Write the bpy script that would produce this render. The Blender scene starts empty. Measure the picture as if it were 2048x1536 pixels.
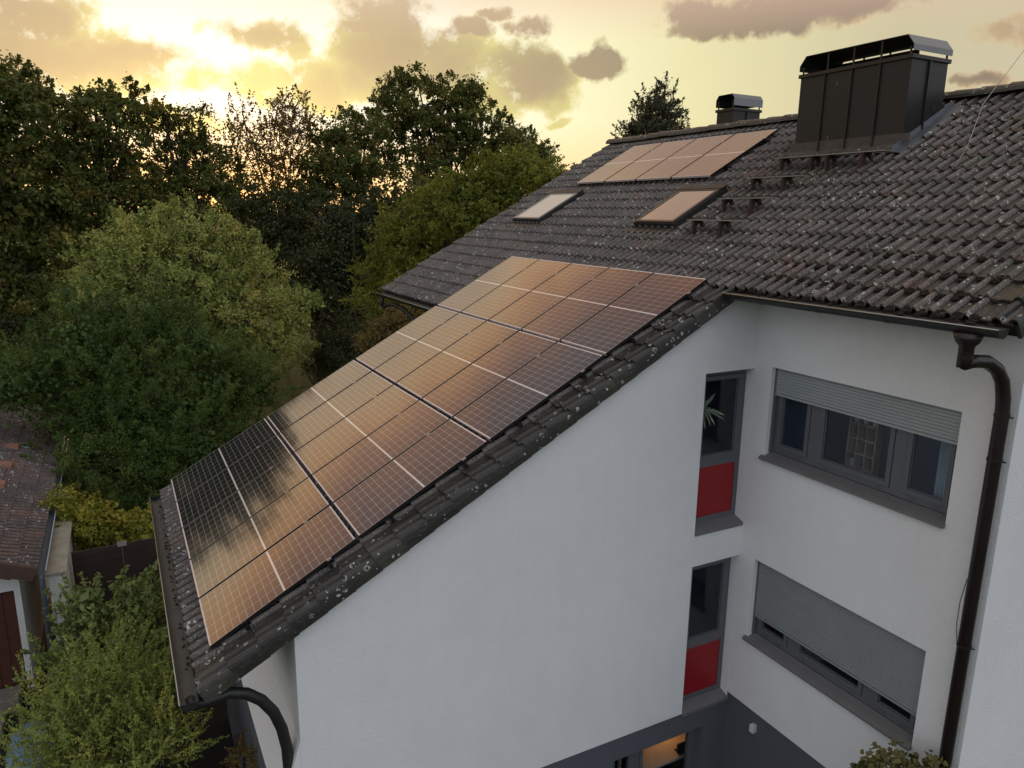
import bpy, math, random
import numpy as np
from mathutils import Vector, Matrix
random.seed(7)
R = math.radians
PI = math.pi
sc = bpy.context.scene
COL = sc.collection
TH = 0.512254
CT, ST = math.cos(TH), math.sin(TH)
GZ = -4.6                                    # garden level

# ------------------------------------------------------------------ camera
CAM = np.array([12.46185, -0.48420, 4.19640])
FR = np.array([0.467885, 0.883709, 0.011921])
FU = np.array([-0.202067, 0.093835, 0.974866])
FF = np.array([-0.860379, 0.458534, -0.222472])
FPX = 1486.43
cd = bpy.data.cameras.new('camera'); cam = bpy.data.objects.new('camera', cd); COL.objects.link(cam)
cam.matrix_world = Matrix(((FR[0], FU[0], -FF[0], CAM[0]), (FR[1], FU[1], -FF[1], CAM[1]), (FR[2], FU[2], -FF[2], CAM[2]), (0, 0, 0, 1)))
cd.sensor_width = 36.0; cd.lens = FPX / 2048 * 36; cd.clip_start = 0.05; cd.clip_end = 3000
sc.camera = cam


def ray(px, py):
    d = FF + FR * (px - 1024) / FPX - FU * (py - 768) / FPX
    return d / np.linalg.norm(d)


def at(px, py, D):
    return CAM + ray(px, py) * D


def azel(px, py):
    d = ray(px, py)
    return math.degrees(math.atan2(d[1], d[0])) % 360, math.degrees(math.asin(d[2]))


def RP(x, s, h):
    return (x, s * CT - h * ST, s * ST + h * CT)


# ------------------------------------------------------------------ materials
class NT:
    def __init__(self, name):
        self.m = bpy.data.materials.new(name); self.m.use_nodes = True
        self.t = self.m.node_tree; self.t.nodes.clear()
        self.out = self.t.nodes.new('ShaderNodeOutputMaterial')

    def n(self, typ, **kw):
        nd = self.t.nodes.new(typ)
        for k, v in kw.items():
            if k.startswith('i_'):
                key = k[2:].replace('_', ' ')
                if key.isdigit(): key = int(key)
                nd.inputs[key].default_value = v
            else:
                setattr(nd, k, v)
        return nd

    def l(self, a, b):
        self.t.links.new(a, b)

    def val(self, x):
        return x

    def math(self, op, a, b=None, c=None, clamp=False):
        nd = self.t.nodes.new('ShaderNodeMath'); nd.operation = op; nd.use_clamp = clamp
        for i, v in enumerate((a, b, c)):
            if v is None: continue
            if isinstance(v, (int, float)): nd.inputs[i].default_value = v
            else: self.l(v, nd.inputs[i])
        return nd.outputs[0]

    def mix(self, f, a, b, typ='MIX'):
        nd = self.t.nodes.new('ShaderNodeMix'); nd.data_type = 'RGBA'; nd.blend_type = typ; nd.clamp_factor = True
        for i, v in ((0, f), (6, a), (7, b)):
            if isinstance(v, (int, float)): nd.inputs[i].default_value = v
            elif isinstance(v, tuple): nd.inputs[i].default_value = (v[0], v[1], v[2], 1)
            else: self.l(v, nd.inputs[i])
        return nd.outputs[2]

    def ramp(self, f, stops, interp='LINEAR'):
        nd = self.t.nodes.new('ShaderNodeValToRGB'); cr = nd.color_ramp; cr.interpolation = interp
        while len(cr.elements) < len(stops): cr.elements.new(0.5)
        for e, (p, c) in zip(cr.elements, stops):
            e.position = p; e.color = (c[0], c[1], c[2], 1) if isinstance(c, tuple) else (c, c, c, 1)
        self.l(f, nd.inputs[0]); return nd.outputs[0]

    def noise(self, scale, detail=3, rough=.55, vec=None, out=0, dist=0):
        nd = self.n('ShaderNodeTexNoise'); nd.inputs['Scale'].default_value = scale
        nd.inputs['Detail'].default_value = detail; nd.inputs['Roughness'].default_value = rough
        nd.inputs['Distortion'].default_value = dist
        if vec is not None: self.l(vec, nd.inputs['Vector'])
        return nd.outputs[out]

    def voro(self, scale, vec=None, out=0, feature='F1', rand=1):
        nd = self.n('ShaderNodeTexVoronoi'); nd.feature = feature; nd.inputs['Scale'].default_value = scale
        nd.inputs['Randomness'].default_value = rand
        if vec is not None: self.l(vec, nd.inputs['Vector'])
        return nd.outputs[out]

    def obj(self):
        return self.n('ShaderNodeTexCoord').outputs['Object']

    def attr(self, name):
        nd = self.n('ShaderNodeAttribute'); nd.attribute_name = name; return nd

    def bump(self, h, strength=.3, dist=.01):
        nd = self.n('ShaderNodeBump'); nd.inputs['Strength'].default_value = strength; nd.inputs['Distance'].default_value = dist
        self.l(h, nd.inputs['Height']); return nd.outputs[0]

    def bsdf(self, col, rough=.6, metal=0, spec=.5, ior=1.5, normal=None, link=True, coat=0):
        b = self.n('ShaderNodeBsdfPrincipled')
        for key, v in (('Base Color', col), ('Roughness', rough), ('Metallic', metal), ('Specular IOR Level', spec), ('IOR', ior), ('Coat Weight', coat)):
            if isinstance(v, (int, float)): b.inputs[key].default_value = v
            elif isinstance(v, tuple): b.inputs[key].default_value = (v[0], v[1], v[2], 1)
            else: self.l(v, b.inputs[key])
        if normal is not None: self.l(normal, b.inputs['Normal'])
        if link: self.l(b.outputs[0], self.out.inputs[0])
        return b


def simple(name, col, rough=.6, metal=0, var=.15, scale=8, bump=.0, bscale=60, spec=.5):
    t = NT(name); o = t.obj()
    n1 = t.noise(scale, 4, .6, o)
    c = t.mix(n1, tuple(x * (1 - var) for x in col), tuple(min(1, x * (1 + var)) for x in col))
    r = t.math('MULTIPLY_ADD', n1, .2, rough - .1)
    nrm = t.bump(t.noise(bscale, 3, .6, o), bump, .005) if bump else None
    t.bsdf(c, r, metal, spec, normal=nrm)
    return t.m


M = {}


def mk_render(name, col, dirty=True):
    t = NT(name); o = t.obj()
    big = t.noise(.5, 4, .6, o); med = t.noise(3, 5, .65, o)
    f = t.math('MULTIPLY_ADD', big, .6, t.math('MULTIPLY', med, .4))
    c = t.mix(t.ramp(f, [(.35, 0.), (.65, 1.)]), tuple(x * .945 for x in col), tuple(x * 1.02 for x in col))
    # grain of the roughcast
    gr = t.noise(95, 2, .7, o)
    c = t.mix(t.ramp(gr, [(.25, .28), (.5, .0)]), c, tuple(x * .5 for x in col))
    if dirty:
        # specks of algae high up, drip streaks
        sp = t.voro(9, o); geo = t.n('ShaderNodeNewGeometry'); sx = t.n('ShaderNodeSeparateXYZ'); t.l(geo.outputs['Position'], sx.inputs[0])
        hi = t.math('MULTIPLY', t.ramp(t.math('MULTIPLY_ADD', sx.outputs[2], .25, 0.0), [(.35, 0.), (.9, 1.)]), 1.0)
        spk = t.math('MULTIPLY', t.ramp(sp, [(.045, 1.), (.09, 0.)]), t.ramp(t.noise(6, 2, .5, o), [(.5, 0.), (.6, 1.)]))
        c = t.mix(t.math('MULTIPLY', t.math('MULTIPLY', spk, hi), .55), c, (.2, .2, .19))
        st = t.n('ShaderNodeMapping'); st.inputs['Scale'].default_value = (5, 5, .35); t.l(o, st.inputs['Vector'])
        streak = t.ramp(t.noise(1.6, 4, .6, st.outputs[0]), [(.52, 0.), (.75, 1.)])
        c = t.mix(t.math('MULTIPLY', streak, .04), c, (.33, .33, .32))
    h = t.math('ADD', t.noise(42, 3, .6, o), t.math('MULTIPLY', t.voro(65, o), .5))
    t.bsdf(c, .88, spec=.25, normal=t.bump(h, .45, .012))
    return t.m


M['white_render'] = mk_render('white_render', (.80, .805, .82))
M['grey_render'] = mk_render('grey_render', (.105, .112, .132), False)
M['garage_render'] = mk_render('garage_render', (.62, .62, .6))
M['frame_grey'] = simple('frame_grey', (.105, .112, .125), .45, 0, .06, 5)
M['sill_grey'] = simple('sill_grey', (.16, .158, .16), .5, .0, .15, 6)
M['red_panel'] = simple('red_panel', (.27, .004, .007), .5, 0, .05, 3)
M['gutter_dark'] = simple('gutter_dark', (.030, .030, .030), .42, .3, .3, 9, .15, 40)
M['gutter_in'] = simple('gutter_in', (.10, .098, .09), .6, .1, .45, 12, .2, 40)
M['rim'] = simple('rim', (.42, .38, .33), .38, .6, .25, 20)
M['pipe_brown'] = simple('pipe_brown', (.022, .015, .016), .35, .1, .3, 6)
M['zinc'] = simple('zinc', (.36, .40, .46), .45, .5, .25, 10)
M['zinc_pipe'] = simple('zinc_pipe', (.12, .145, .165), .5, .4, .25, 7)
M['fence_wood'] = simple('fence_wood', (.040, .026, .022), .7, 0, .5, 5, .3, 30)
M['dark_wood'] = simple('dark_wood', (.02, .015, .012), .7, 0, .4, 14)
M['black'] = simple('black_metal', (.012, .012, .013), .45, .2, .2, 10)
M['steel'] = simple('cowl_steel', (.20, .20, .205), .38, .7, .25, 3)
M['cowl_in'] = simple('cowl_in', (.03, .028, .027), .6, .2, .3, 6)
M['lead'] = simple('lead', (.11, .12, .135), .5, .35, .5, 7, .4, 25)
M['apron'] = simple('apron_sheet', (.085, .070, .065), .6, .2, .5, 12, .3, 40)
M['step_metal'] = simple('step_metal', (.055, .032, .026), .7, .2, .5, 18)
M['step_top'] = simple('step_top', (.30, .29, .27), .55, .5, .5, 25)
M['plaster_in'] = simple('room_plaster', (.48, .52, .60), .9, 0, .05, 3)
M['room_dark'] = simple('room_dark', (.06, .055, .06), .9, 0, .3, 2)
M['curtain'] = simple('curtain_cloth', (.55, .58, .55), .9, 0, .08, 3)
M['shelf_wood'] = simple('shelf_wood', (.72, .52, .38), .6, 0, .2, 9)
M['shaded_soil'] = simple('shaded_soil', (.006, .0055, .005), .95, 0, .4, 3, .5, 12)  # near black: the shade beside the house is put into this colour
M['concrete'] = simple('concrete', (.17, .15, .13), .9, 0, .35, 5, .4, 30)
M['brick_base'] = simple('brick_base', (.16, .08, .045), .85, 0, .4, 16, .4, 40)
M['door_brown'] = simple('door_brown', (.07, .022, .012), .5, 0, .4, 5)
M['verge_red'] = simple('verge_clay', (.075, .040, .030), .8, 0, .5, 9, .3, 50)
M['slab'] = simple('stained_slab', (.30, .28, .23), .85, 0, .5, 4, .3, 30)
M['clay'] = simple('clay', (.28, .14, .10), .8, 0, .35, 12, .3, 50)
M['blue_sheet'] = simple('blue_sheet', (.10, .20, .36), .5, 0, .25, 4, .5, 6)
M['trunk'] = simple('bark', (.045, .034, .025), .95, 0, .4, 6, .6, 20)
M['twig'] = simple('twig_bark', (.09, .06, .035), .9, 0, .3, 6)
M['box_white'] = simple('box_white', (.62, .66, .62), .5, 0, .05, 6)
M['ornament'] = simple('ornament_tin', (.30, .28, .26), .5, 0, .2, 10)
M['wire'] = simple('wire_alu', (.45, .40, .34), .4, .6, .1, 3)
M['silver'] = simple('frame_silver', (.78, .70, .71), .4, .35, .12, 10)
M['clampm'] = simple('clamp_metal', (.5, .48, .46), .35, .8, .1, 10)
M['leafplant'] = simple('house_plant', (.60, .60, .36), .5, 0, .25, 10)
M['pot'] = simple('plant_pot', (.2, .17, .15), .6, 0, .2, 5)
M['ceramic'] = simple('ceramic', (.8, .82, .8), .3, 0, .1, 5)


def mk_chimney():
    t = NT('chimney_sheet'); o = t.obj()
    mp = t.n('ShaderNodeMapping'); mp.inputs['Scale'].default_value = (3, 3, .7); t.l(o, mp.inputs['Vector'])
    n1 = t.noise(2.2, 5, .65, mp.outputs[0])
    c = t.mix(n1, (.017, .0165, .017), (.036, .034, .034))
    # bird streaks
    mp2 = t.n('ShaderNodeMapping'); mp2.inputs['Scale'].default_value = (7, 7, 1.1); t.l(o, mp2.inputs['Vector'])
    s = t.math('MULTIPLY', t.ramp(t.voro(2.4, mp2.outputs[0]), [(.05, 1.), (.12, 0.)]), t.ramp(t.noise(3, 2, .5, o), [(.52, 0.), (.6, 1.)]))
    c = t.mix(t.math('MULTIPLY', s, .6), c, (.4, .38, .38))
    t.bsdf(c, t.math('MULTIPLY_ADD', n1, .25, .32), .35, normal=t.bump(t.noise(1.5, 3, .5, o), .25, .03))
    return t.m


M['chimney_sheet'] = mk_chimney()


def mk_tile(name, base, red=.05, lich=1.0, speck=1.0):
    t = NT(name); o = t.obj(); a = t.attr('rnd').outputs['Fac']
    b1 = tuple(x * .62 for x in base); b2 = tuple(x * 1.35 for x in base)
    c = t.mix(a, b1, b2)
    # single odd tiles: reddish and pale
    c = t.mix(t.ramp(a, [(1 - red, 0.), (1 - red + .01, .75)], 'CONSTANT'), c, (.14, .052, .028))
    c = t.mix(t.ramp(a, [(0., .45), (.045, 0.)], 'CONSTANT'), c, (.13, .12, .09))
    mp = t.n('ShaderNodeMapping'); mp.inputs['Scale'].default_value = (6, 1.2, 1.2); t.l(o, mp.inputs['Vector'])
    w = t.noise(4, 6, .7, mp.outputs[0])
    c = t.mix(t.ramp(w, [(.35, 0.), (.7, .75)]), c, tuple(x * 1.9 for x in base))
    dk = t.noise(2.1, 5, .65, o)
    c = t.mix(t.ramp(dk, [(.42, 0.), (.66, .75)]), c, (.022, .020, .016))
    gr = t.noise(1.1, 4, .6, o)
    c = t.mix(t.ramp(gr, [(.58, 0.), (.75, .5)]), c, (.075, .075, .03))
    # fine speckle
    fs = t.noise(48, 4, .75, o)
    c = t.mix(t.math('MULTIPLY', t.ramp(fs, [(.50, 0.), (.64, .75)]), speck), c, (.27, .26, .24))
    dr = t.attr('dirt').outputs['Fac']; c = t.mix(t.math('MULTIPLY', dr, t.math('MULTIPLY_ADD', t.noise(7, 3, .6, o), .9, .12), clamp=True), c, (.024, .020, .017)); c = t.mix(t.math('MULTIPLY', dr, -.75, clamp=True), c, (.12, .115, .108)); c = t.mix(t.ramp(fs, [(.32, .7), (.44, .0)]), c, (.016, .014, .012))  # paints shade into the tile troughs and a pale sheen on the verge band
    # lichen rosettes: rings and dots
    wv = t.n('ShaderNodeVectorMath', operation='ADD')
    ns = t.n('ShaderNodeTexNoise'); ns.inputs['Scale'].default_value = 30; t.l(o, ns.inputs['Vector'])
    sc_ = t.n('ShaderNodeVectorMath', operation='SCALE'); t.l(ns.outputs['Color'], sc_.inputs[0]); sc_.inputs['Scale'].default_value = .035
    t.l(o, wv.inputs[0]); t.l(sc_.outputs[0], wv.inputs[1])
    ring = t.ramp(t.voro(8.5, wv.outputs[0]), [(.13, 0.), (.17, 1.), (.24, 1.), (.28, 0.)])
    rm = t.ramp(t.voro(8.5, wv.outputs[0], 1), [(.66, 0.), (.70, 1.)])
    patch = t.ramp(t.noise(1.1, 4, .6, o), [(.34, .15), (.58, 1.)])
    dc = t.n('ShaderNodeSeparateColor'); t.l(t.voro(19, wv.outputs[0], 1), dc.inputs[0])
    dsz = t.math('MULTIPLY', dc.outputs[1], t.math('MULTIPLY', dc.outputs[1], .42))
    dots = t.math('LESS_THAN', t.voro(19, wv.outputs[0]), dsz)
    dm = t.math('GREATER_THAN', dc.outputs[0], .45)
    brk = t.ramp(t.noise(38, 3, .6, o), [(.44, 0.), (.52, 1.)])
    L = t.math('MULTIPLY', t.math('MAXIMUM', t.math('MULTIPLY', ring, rm), t.math('MULTIPLY', dots, dm)), t.math('MULTIPLY', patch, brk))
    c = t.mix(t.math('MULTIPLY', L, .95 * lich), c, (.62, .63, .60))
    h = t.math('ADD', t.math('MULTIPLY', t.noise(60, 4, .7, o), .5), t.noise(14, 3, .6, o))
    t.bsdf(c, t.math('MULTIPLY_ADD', fs, -.22, .56), 0, .55, normal=t.bump(h, .5, .012))
    return t.m


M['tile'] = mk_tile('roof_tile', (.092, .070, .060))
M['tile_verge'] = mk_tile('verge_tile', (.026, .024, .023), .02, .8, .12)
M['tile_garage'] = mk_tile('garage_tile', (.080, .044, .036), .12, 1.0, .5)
M['moss'] = simple('moss', (.020, .013, .008), .98, 0, .6, 30, .8, 80)


def mk_pv():
    t = NT('pv_cells'); o = t.obj(); sp = t.n('ShaderNodeSeparateXYZ'); t.l(o, sp.inputs[0])
    W, L = 1.04, 1.715
    x, y = sp.outputs[0], sp.outputs[1]

    def near(v, off, pitch, half):          # 1 near a multiple of pitch
        q = t.math('ADD', v, -off)
        m = t.math('PINGPONG', q, pitch / 2)
        return t.math('LESS_THAN', m, half)

    cw = (W - .032) / 6
    lx = near(x, .016, cw, .0022)
    half = (L - .032 - .02) / 2; ch = half / 10
    ym = t.math('ABSOLUTE', t.math('ADD', y, -L / 2))       # distance from the middle bus line
    yy = t.math('ADD', ym, -.010)
    ly = near(yy, 0, ch, .0017)
    mid = t.math('LESS_THAN', ym, .010)
    # chamfered corners -> little diamonds at each full-cell corner
    dx = t.math('PINGPONG', t.math('ADD', x, -.016), cw / 2)
    dy = t.math('PINGPONG', yy, ch)
    dia = t.math('LESS_THAN', t.math('ADD', dx, dy), .0085)
    ex = t.math('GREATER_THAN', t.math('ABSOLUTE', t.math('ADD', x, -W / 2)), W / 2 - .018)
    ey = t.math('GREATER_THAN', ym, L / 2 - .018)
    g = t.math('MAXIMUM', t.math('MAXIMUM', lx, ly), t.math('MAXIMUM', dia, mid))
    g = t.math('MAXIMUM', g, t.math('MAXIMUM', ex, ey))
    # fine busbars
    bb = near(x, .016, cw / 9, .0005)
    rn = t.n('ShaderNodeObjectInfo').outputs['Random']
    cell = t.mix(rn, (.010, .011, .014), (.018, .018, .021))
    cell = t.mix(t.math('MULTIPLY', bb, .25), cell, (.2, .2, .2))
    dust = t.noise(3, 4, .6, o)
    cell = t.mix(t.math('MULTIPLY', dust, .02), cell, (.3, .28, .25))
    c = t.mix(g, cell, (.52, .51, .52))
    c = t.mix(mid, c, (.72, .70, .68))
    r = t.math('MULTIPLY_ADD', dust, .05, .055)
    wav = t.noise(2.2, 2, .5, o)
    t.bsdf(c, r, 0, .5, 2.45, normal=t.bump(wav, .02, .02))
    return t.m


M['pv'] = mk_pv()


def mk_glass(name, tint=(.8, .85, .9), ior=1.5, rough=.0):
    t = NT(name)
    fr = t.n('ShaderNodeFresnel'); fr.inputs['IOR'].default_value = ior
    tr = t.n('ShaderNodeBsdfTransparent'); tr.inputs[0].default_value = (*tint, 1)
    gl = t.n('ShaderNodeBsdfGlossy'); gl.inputs['Roughness'].default_value = rough
    mx = t.n('ShaderNodeMixShader'); ge = t.n('ShaderNodeNewGeometry'); t.l(t.math('MULTIPLY', t.math('MULTIPLY', fr.outputs[0], 1.6), t.math('SUBTRACT', 1.0, ge.outputs['Backfacing']), clamp=True), mx.inputs[0]); t.l(tr.outputs[0], mx.inputs[1]); t.l(gl.outputs[0], mx.inputs[2])
    t.l(mx.outputs[0], t.out.inputs[0]); return t.m


M['glass'] = mk_glass('window_glass', (.80, .86, .92), 1.38)
t = NT('skylight_glass'); t.bsdf((.26, .24, .21), .12, 0, .5, 2.6); M['skyglass'] = t.m  # frosted by dust


def mk_shutter(nm='shutter_slats', k=1.0):
    t = NT(nm); g = t.n('ShaderNodeNewGeometry'); s = t.n('ShaderNodeSeparateXYZ'); t.l(g.outputs['Position'], s.inputs[0])
    n = t.noise(4, 3, .5, t.obj())
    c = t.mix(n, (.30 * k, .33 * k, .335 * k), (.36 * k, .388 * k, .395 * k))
    t.bsdf(c, .5, 0, .4); return t.m


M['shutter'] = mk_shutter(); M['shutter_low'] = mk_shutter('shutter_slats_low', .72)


def mk_lit(name, col, s):
    t = NT(name); e = t.n('ShaderNodeEmission'); e.inputs[0].default_value = (*col, 1); e.inputs[1].default_value = s
    t.l(e.outputs[0], t.out.inputs[0]); return t.m


M['lamp_glow'] = mk_lit('lamp_glow', (1, .45, .12), 3.0)


def mk_leaf(name, cols, trans=.35, rough=.55):
    """cols: (dark, mid, light, odd) leaf colours chosen per leaf and per spray"""
    t = NT(name); a = t.attr('rnd').outputs['Fac']; cl = t.attr('clump').outputs['Fac']
    c = t.ramp(a, [(0., cols[0]), (.5, cols[1]), (1., cols[2])])
    c2 = t.ramp(cl, [(0., cols[0]), (.45, cols[1]), (.8, cols[2]), (.97, cols[3])])
    c = t.mix(.55, c, c2)
    d = t.n('ShaderNodeBsdfPrincipled'); t.l(c, d.inputs['Base Color']); d.inputs['Roughness'].default_value = rough; d.inputs['Specular IOR Level'].default_value = .35
    tr = t.n('ShaderNodeBsdfTranslucent'); c3 = t.mix(.5, c, (.30, .22, .02), 'MIX'); t.l(c3, tr.inputs[0])
    mx = t.n('ShaderNodeMixShader'); mx.inputs[0].default_value = trans
    t.l(d.outputs[0], mx.inputs[1]); t.l(tr.outputs[0], mx.inputs[2]); t.l(mx.outputs[0], t.out.inputs[0])
    return t.m


M['l_oak'] = mk_leaf('oak_leaves', ((0.053, 0.072, 0.016), (0.094, 0.123, 0.025), (0.161, 0.178, 0.037), (0.3, 0.163, 0.034)), .30)
M['l_oak2'] = mk_leaf('dark_leaves', ((0.022, 0.034, 0.013), (0.041, 0.056, 0.019), (0.067, 0.083, 0.026), (0.101, 0.07, 0.022)), .25)
M['l_birch'] = mk_leaf('birch_leaves', ((0.087, 0.063, 0.024), (0.138, 0.101, 0.03), (0.2, 0.138, 0.042), (0.312, 0.163, 0.036)), .5)
M['l_yew'] = mk_leaf('yew_needles', ((0.028, 0.065, 0.012), (0.061, 0.115, 0.021), (0.113, 0.176, 0.031), (0.134, 0.186, 0.03)), .15)
M['l_pear'] = mk_leaf('pear_leaves', ((0.163, 0.211, 0.054), (0.304, 0.364, 0.094), (0.526, 0.546, 0.147), (0.613, 0.472, 0.113)), .3)
M['l_light'] = mk_leaf('robinia_leaves', ((0.099, 0.126, 0.019), (0.177, 0.215, 0.032), (0.295, 0.322, 0.046), (0.393, 0.286, 0.036)), .4)
M['l_conifer'] = mk_leaf('conifer_needles', ((0.042, 0.05, 0.03), (0.067, 0.08, 0.043), (0.101, 0.101, 0.05), (0.168, 0.101, 0.05)), .2)
M['l_creeper'] = mk_leaf('creeper_leaves', ((0.116, 0.182, 0.041), (0.256, 0.283, 0.041), (0.509, 0.424, 0.056), (0.57, 0.323, 0.041)), .35)
M['l_vib'] = mk_leaf('viburnum_leaves', ((0.101, 0.151, 0.046), (0.164, 0.226, 0.071), (0.265, 0.326, 0.1), (0.378, 0.376, 0.122)), .2)
M['l_privet'] = mk_leaf('privet_leaves', ((0.139, 0.19, 0.049), (0.272, 0.342, 0.085), (0.505, 0.541, 0.131), (0.595, 0.52, 0.104)), .3)
M['l_rust'] = mk_leaf('autumn_leaves', ((0.078, 0.078, 0.031), (0.156, 0.133, 0.04), (0.281, 0.14, 0.047), (0.437, 0.109, 0.031)), .3)
M['l_mixed'] = mk_leaf('bramble_leaves', ((0.06, 0.072, 0.036), (0.144, 0.144, 0.048), (0.24, 0.204, 0.072), (0.312, 0.168, 0.06)), .35)


# ------------------------------------------------------------------ mesh builder
class MB:
    def __init__(self):
        self.v = []; self.f = []; self.m = []

    def add(self, vs, fs, mi=0):
        b = len(self.v); self.v += [tuple(map(float, p)) for p in vs]
        for q in fs: self.f.append(tuple(b + i for i in q)); self.m.append(mi)
        return self

    def box(self, a, b, mi=0, T=None):
        x0, y0, z0 = a; x1, y1, z1 = b
        vs = [(x0, y0, z0), (x1, y0, z0), (x1, y1, z0), (x0, y1, z0), (x0, y0, z1), (x1, y0, z1), (x1, y1, z1), (x0, y1, z1)]
        if T: vs = [T(*p) for p in vs]
        return self.add(vs, [(0, 3, 2, 1), (4, 5, 6, 7), (0, 1, 5, 4), (1, 2, 6, 5), (2, 3, 7, 6), (3, 0, 4, 7)], mi)

    def quad(self, *p, mi=0):
        return self.add(p, [tuple(range(len(p)))], mi)

    def prism(self, poly, ext, mi=0):
        """closed prism: list of 3d points and an extrusion vector"""
        n = len(poly); e = Vector(ext)
        vs = [tuple(p) for p in poly] + [tuple(Vector(p) + e) for p in poly]
        fs = [tuple(range(n))[::-1], tuple(range(n, 2 * n))] + [(i, (i + 1) % n, n + (i + 1) % n, n + i) for i in range(n)]
        return self.add(vs, fs, mi)

    def tube(self, path, r, seg=10, mi=0, cap=True):
        P = [Vector(p) for p in path]; n = len(P); rs = r if isinstance(r, (list, tuple)) else [r] * n
        vs = []; prev = None
        for i in range(n):
            d = (P[min(i + 1, n - 1)] - P[max(i - 1, 0)]).normalized()
            if prev is None:
                u = d.orthogonal().normalized()
            else:
                u = (prev - d * prev.dot(d)).normalized()
            prev = u; w = d.cross(u)
            for k in range(seg):
                a = 2 * PI * k / seg; vs.append(P[i] + (u * math.cos(a) + w * math.sin(a)) * rs[i])
        fs = []
        for i in range(n - 1):
            for k in range(seg):
                k2 = (k + 1) % seg; fs.append((i * seg + k, i * seg + k2, (i + 1) * seg + k2, (i + 1) * seg + k))
        if cap: fs.append(tuple(range(seg))[::-1]); fs.append(tuple((n - 1) * seg + k for k in range(seg)))
        return self.add(vs, fs, mi)

    def blob(self, c, r, squash=.6, seed=0, mi=0):
        rg = random.Random(seed); vs = []; fs = []; N = 7; K = 4
        for i in range(K + 1):
            ph = PI / 2 * i / K
            for k in range(N):
                a = 2 * PI * k / N; q = r * (1 + rg.uniform(-.3, .3))
                vs.append((c[0] + q * math.cos(a) * math.cos(ph), c[1] + q * math.sin(a) * math.cos(ph), c[2] + q * squash * math.sin(ph)))
        for i in range(K):
            for k in range(N):
                k2 = (k + 1) % N; fs.append((i * N + k, i * N + k2, (i + 1) * N + k2, (i + 1) * N + k))
        return self.add(vs, fs, mi)

    def build(self, name, mats, parent=None, smooth=False, bevel=0, world=True):
        me = bpy.data.meshes.new(name); me.from_pydata(self.v, [], self.f)
        if not isinstance(mats, (list, tuple)): mats = [mats]
        for m in mats: me.materials.append(m)
        me.polygons.foreach_set('material_index', self.m)
        if smooth: me.polygons.foreach_set('use_smooth', [True] * len(me.polygons))
        me.update(); o = bpy.data.objects.new(name, me); COL.objects.link(o)
        if bevel:
            b = o.modifiers.new('bevel', 'BEVEL'); b.width = bevel; b.segments = 2; b.limit_method = 'ANGLE'; b.angle_limit = R(40)
        if parent is not None:
            o.parent = parent
            if world: o.matrix_parent_inverse = parent_inv(parent)
        return o


def wm(o):
    m = Matrix.LocRotScale(o.location, o.rotation_euler, o.scale)
    if o.parent is not None: m = wm(o.parent) @ o.matrix_parent_inverse @ m
    return m


def parent_inv(p):
    return wm(p).inverted()


def empty(name, loc, label, cat, group=None, rot=(0, 0, 0)):
    o = bpy.data.objects.new(name, None); COL.objects.link(o); o.location = loc; o.rotation_euler = rot; o.empty_display_size = .2
    o['label'] = label; o['category'] = cat
    if group: o['group'] = group
    return o


def tag(o, label, cat, group=None):
    o['label'] = label; o['category'] = cat
    if group: o['group'] = group
    return o


def copy_tree(o, parent=None):
    c = o.copy(); COL.objects.link(c)
    if parent is not None: c.parent = parent
    for ch in list(o.children): copy_tree(ch, c)
    return c


def arc(c, r, a0, a1, n, plane='yz'):
    out = []
    for i in range(n + 1):
        a = R(a0 + (a1 - a0) * i / n)
        if plane == 'yz': out.append((c[0], c[1] + r * math.cos(a), c[2] + r * math.sin(a)))
        else: out.append((c[0] + r * math.cos(a), c[1], c[2] + r * math.sin(a)))
    return out


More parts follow.
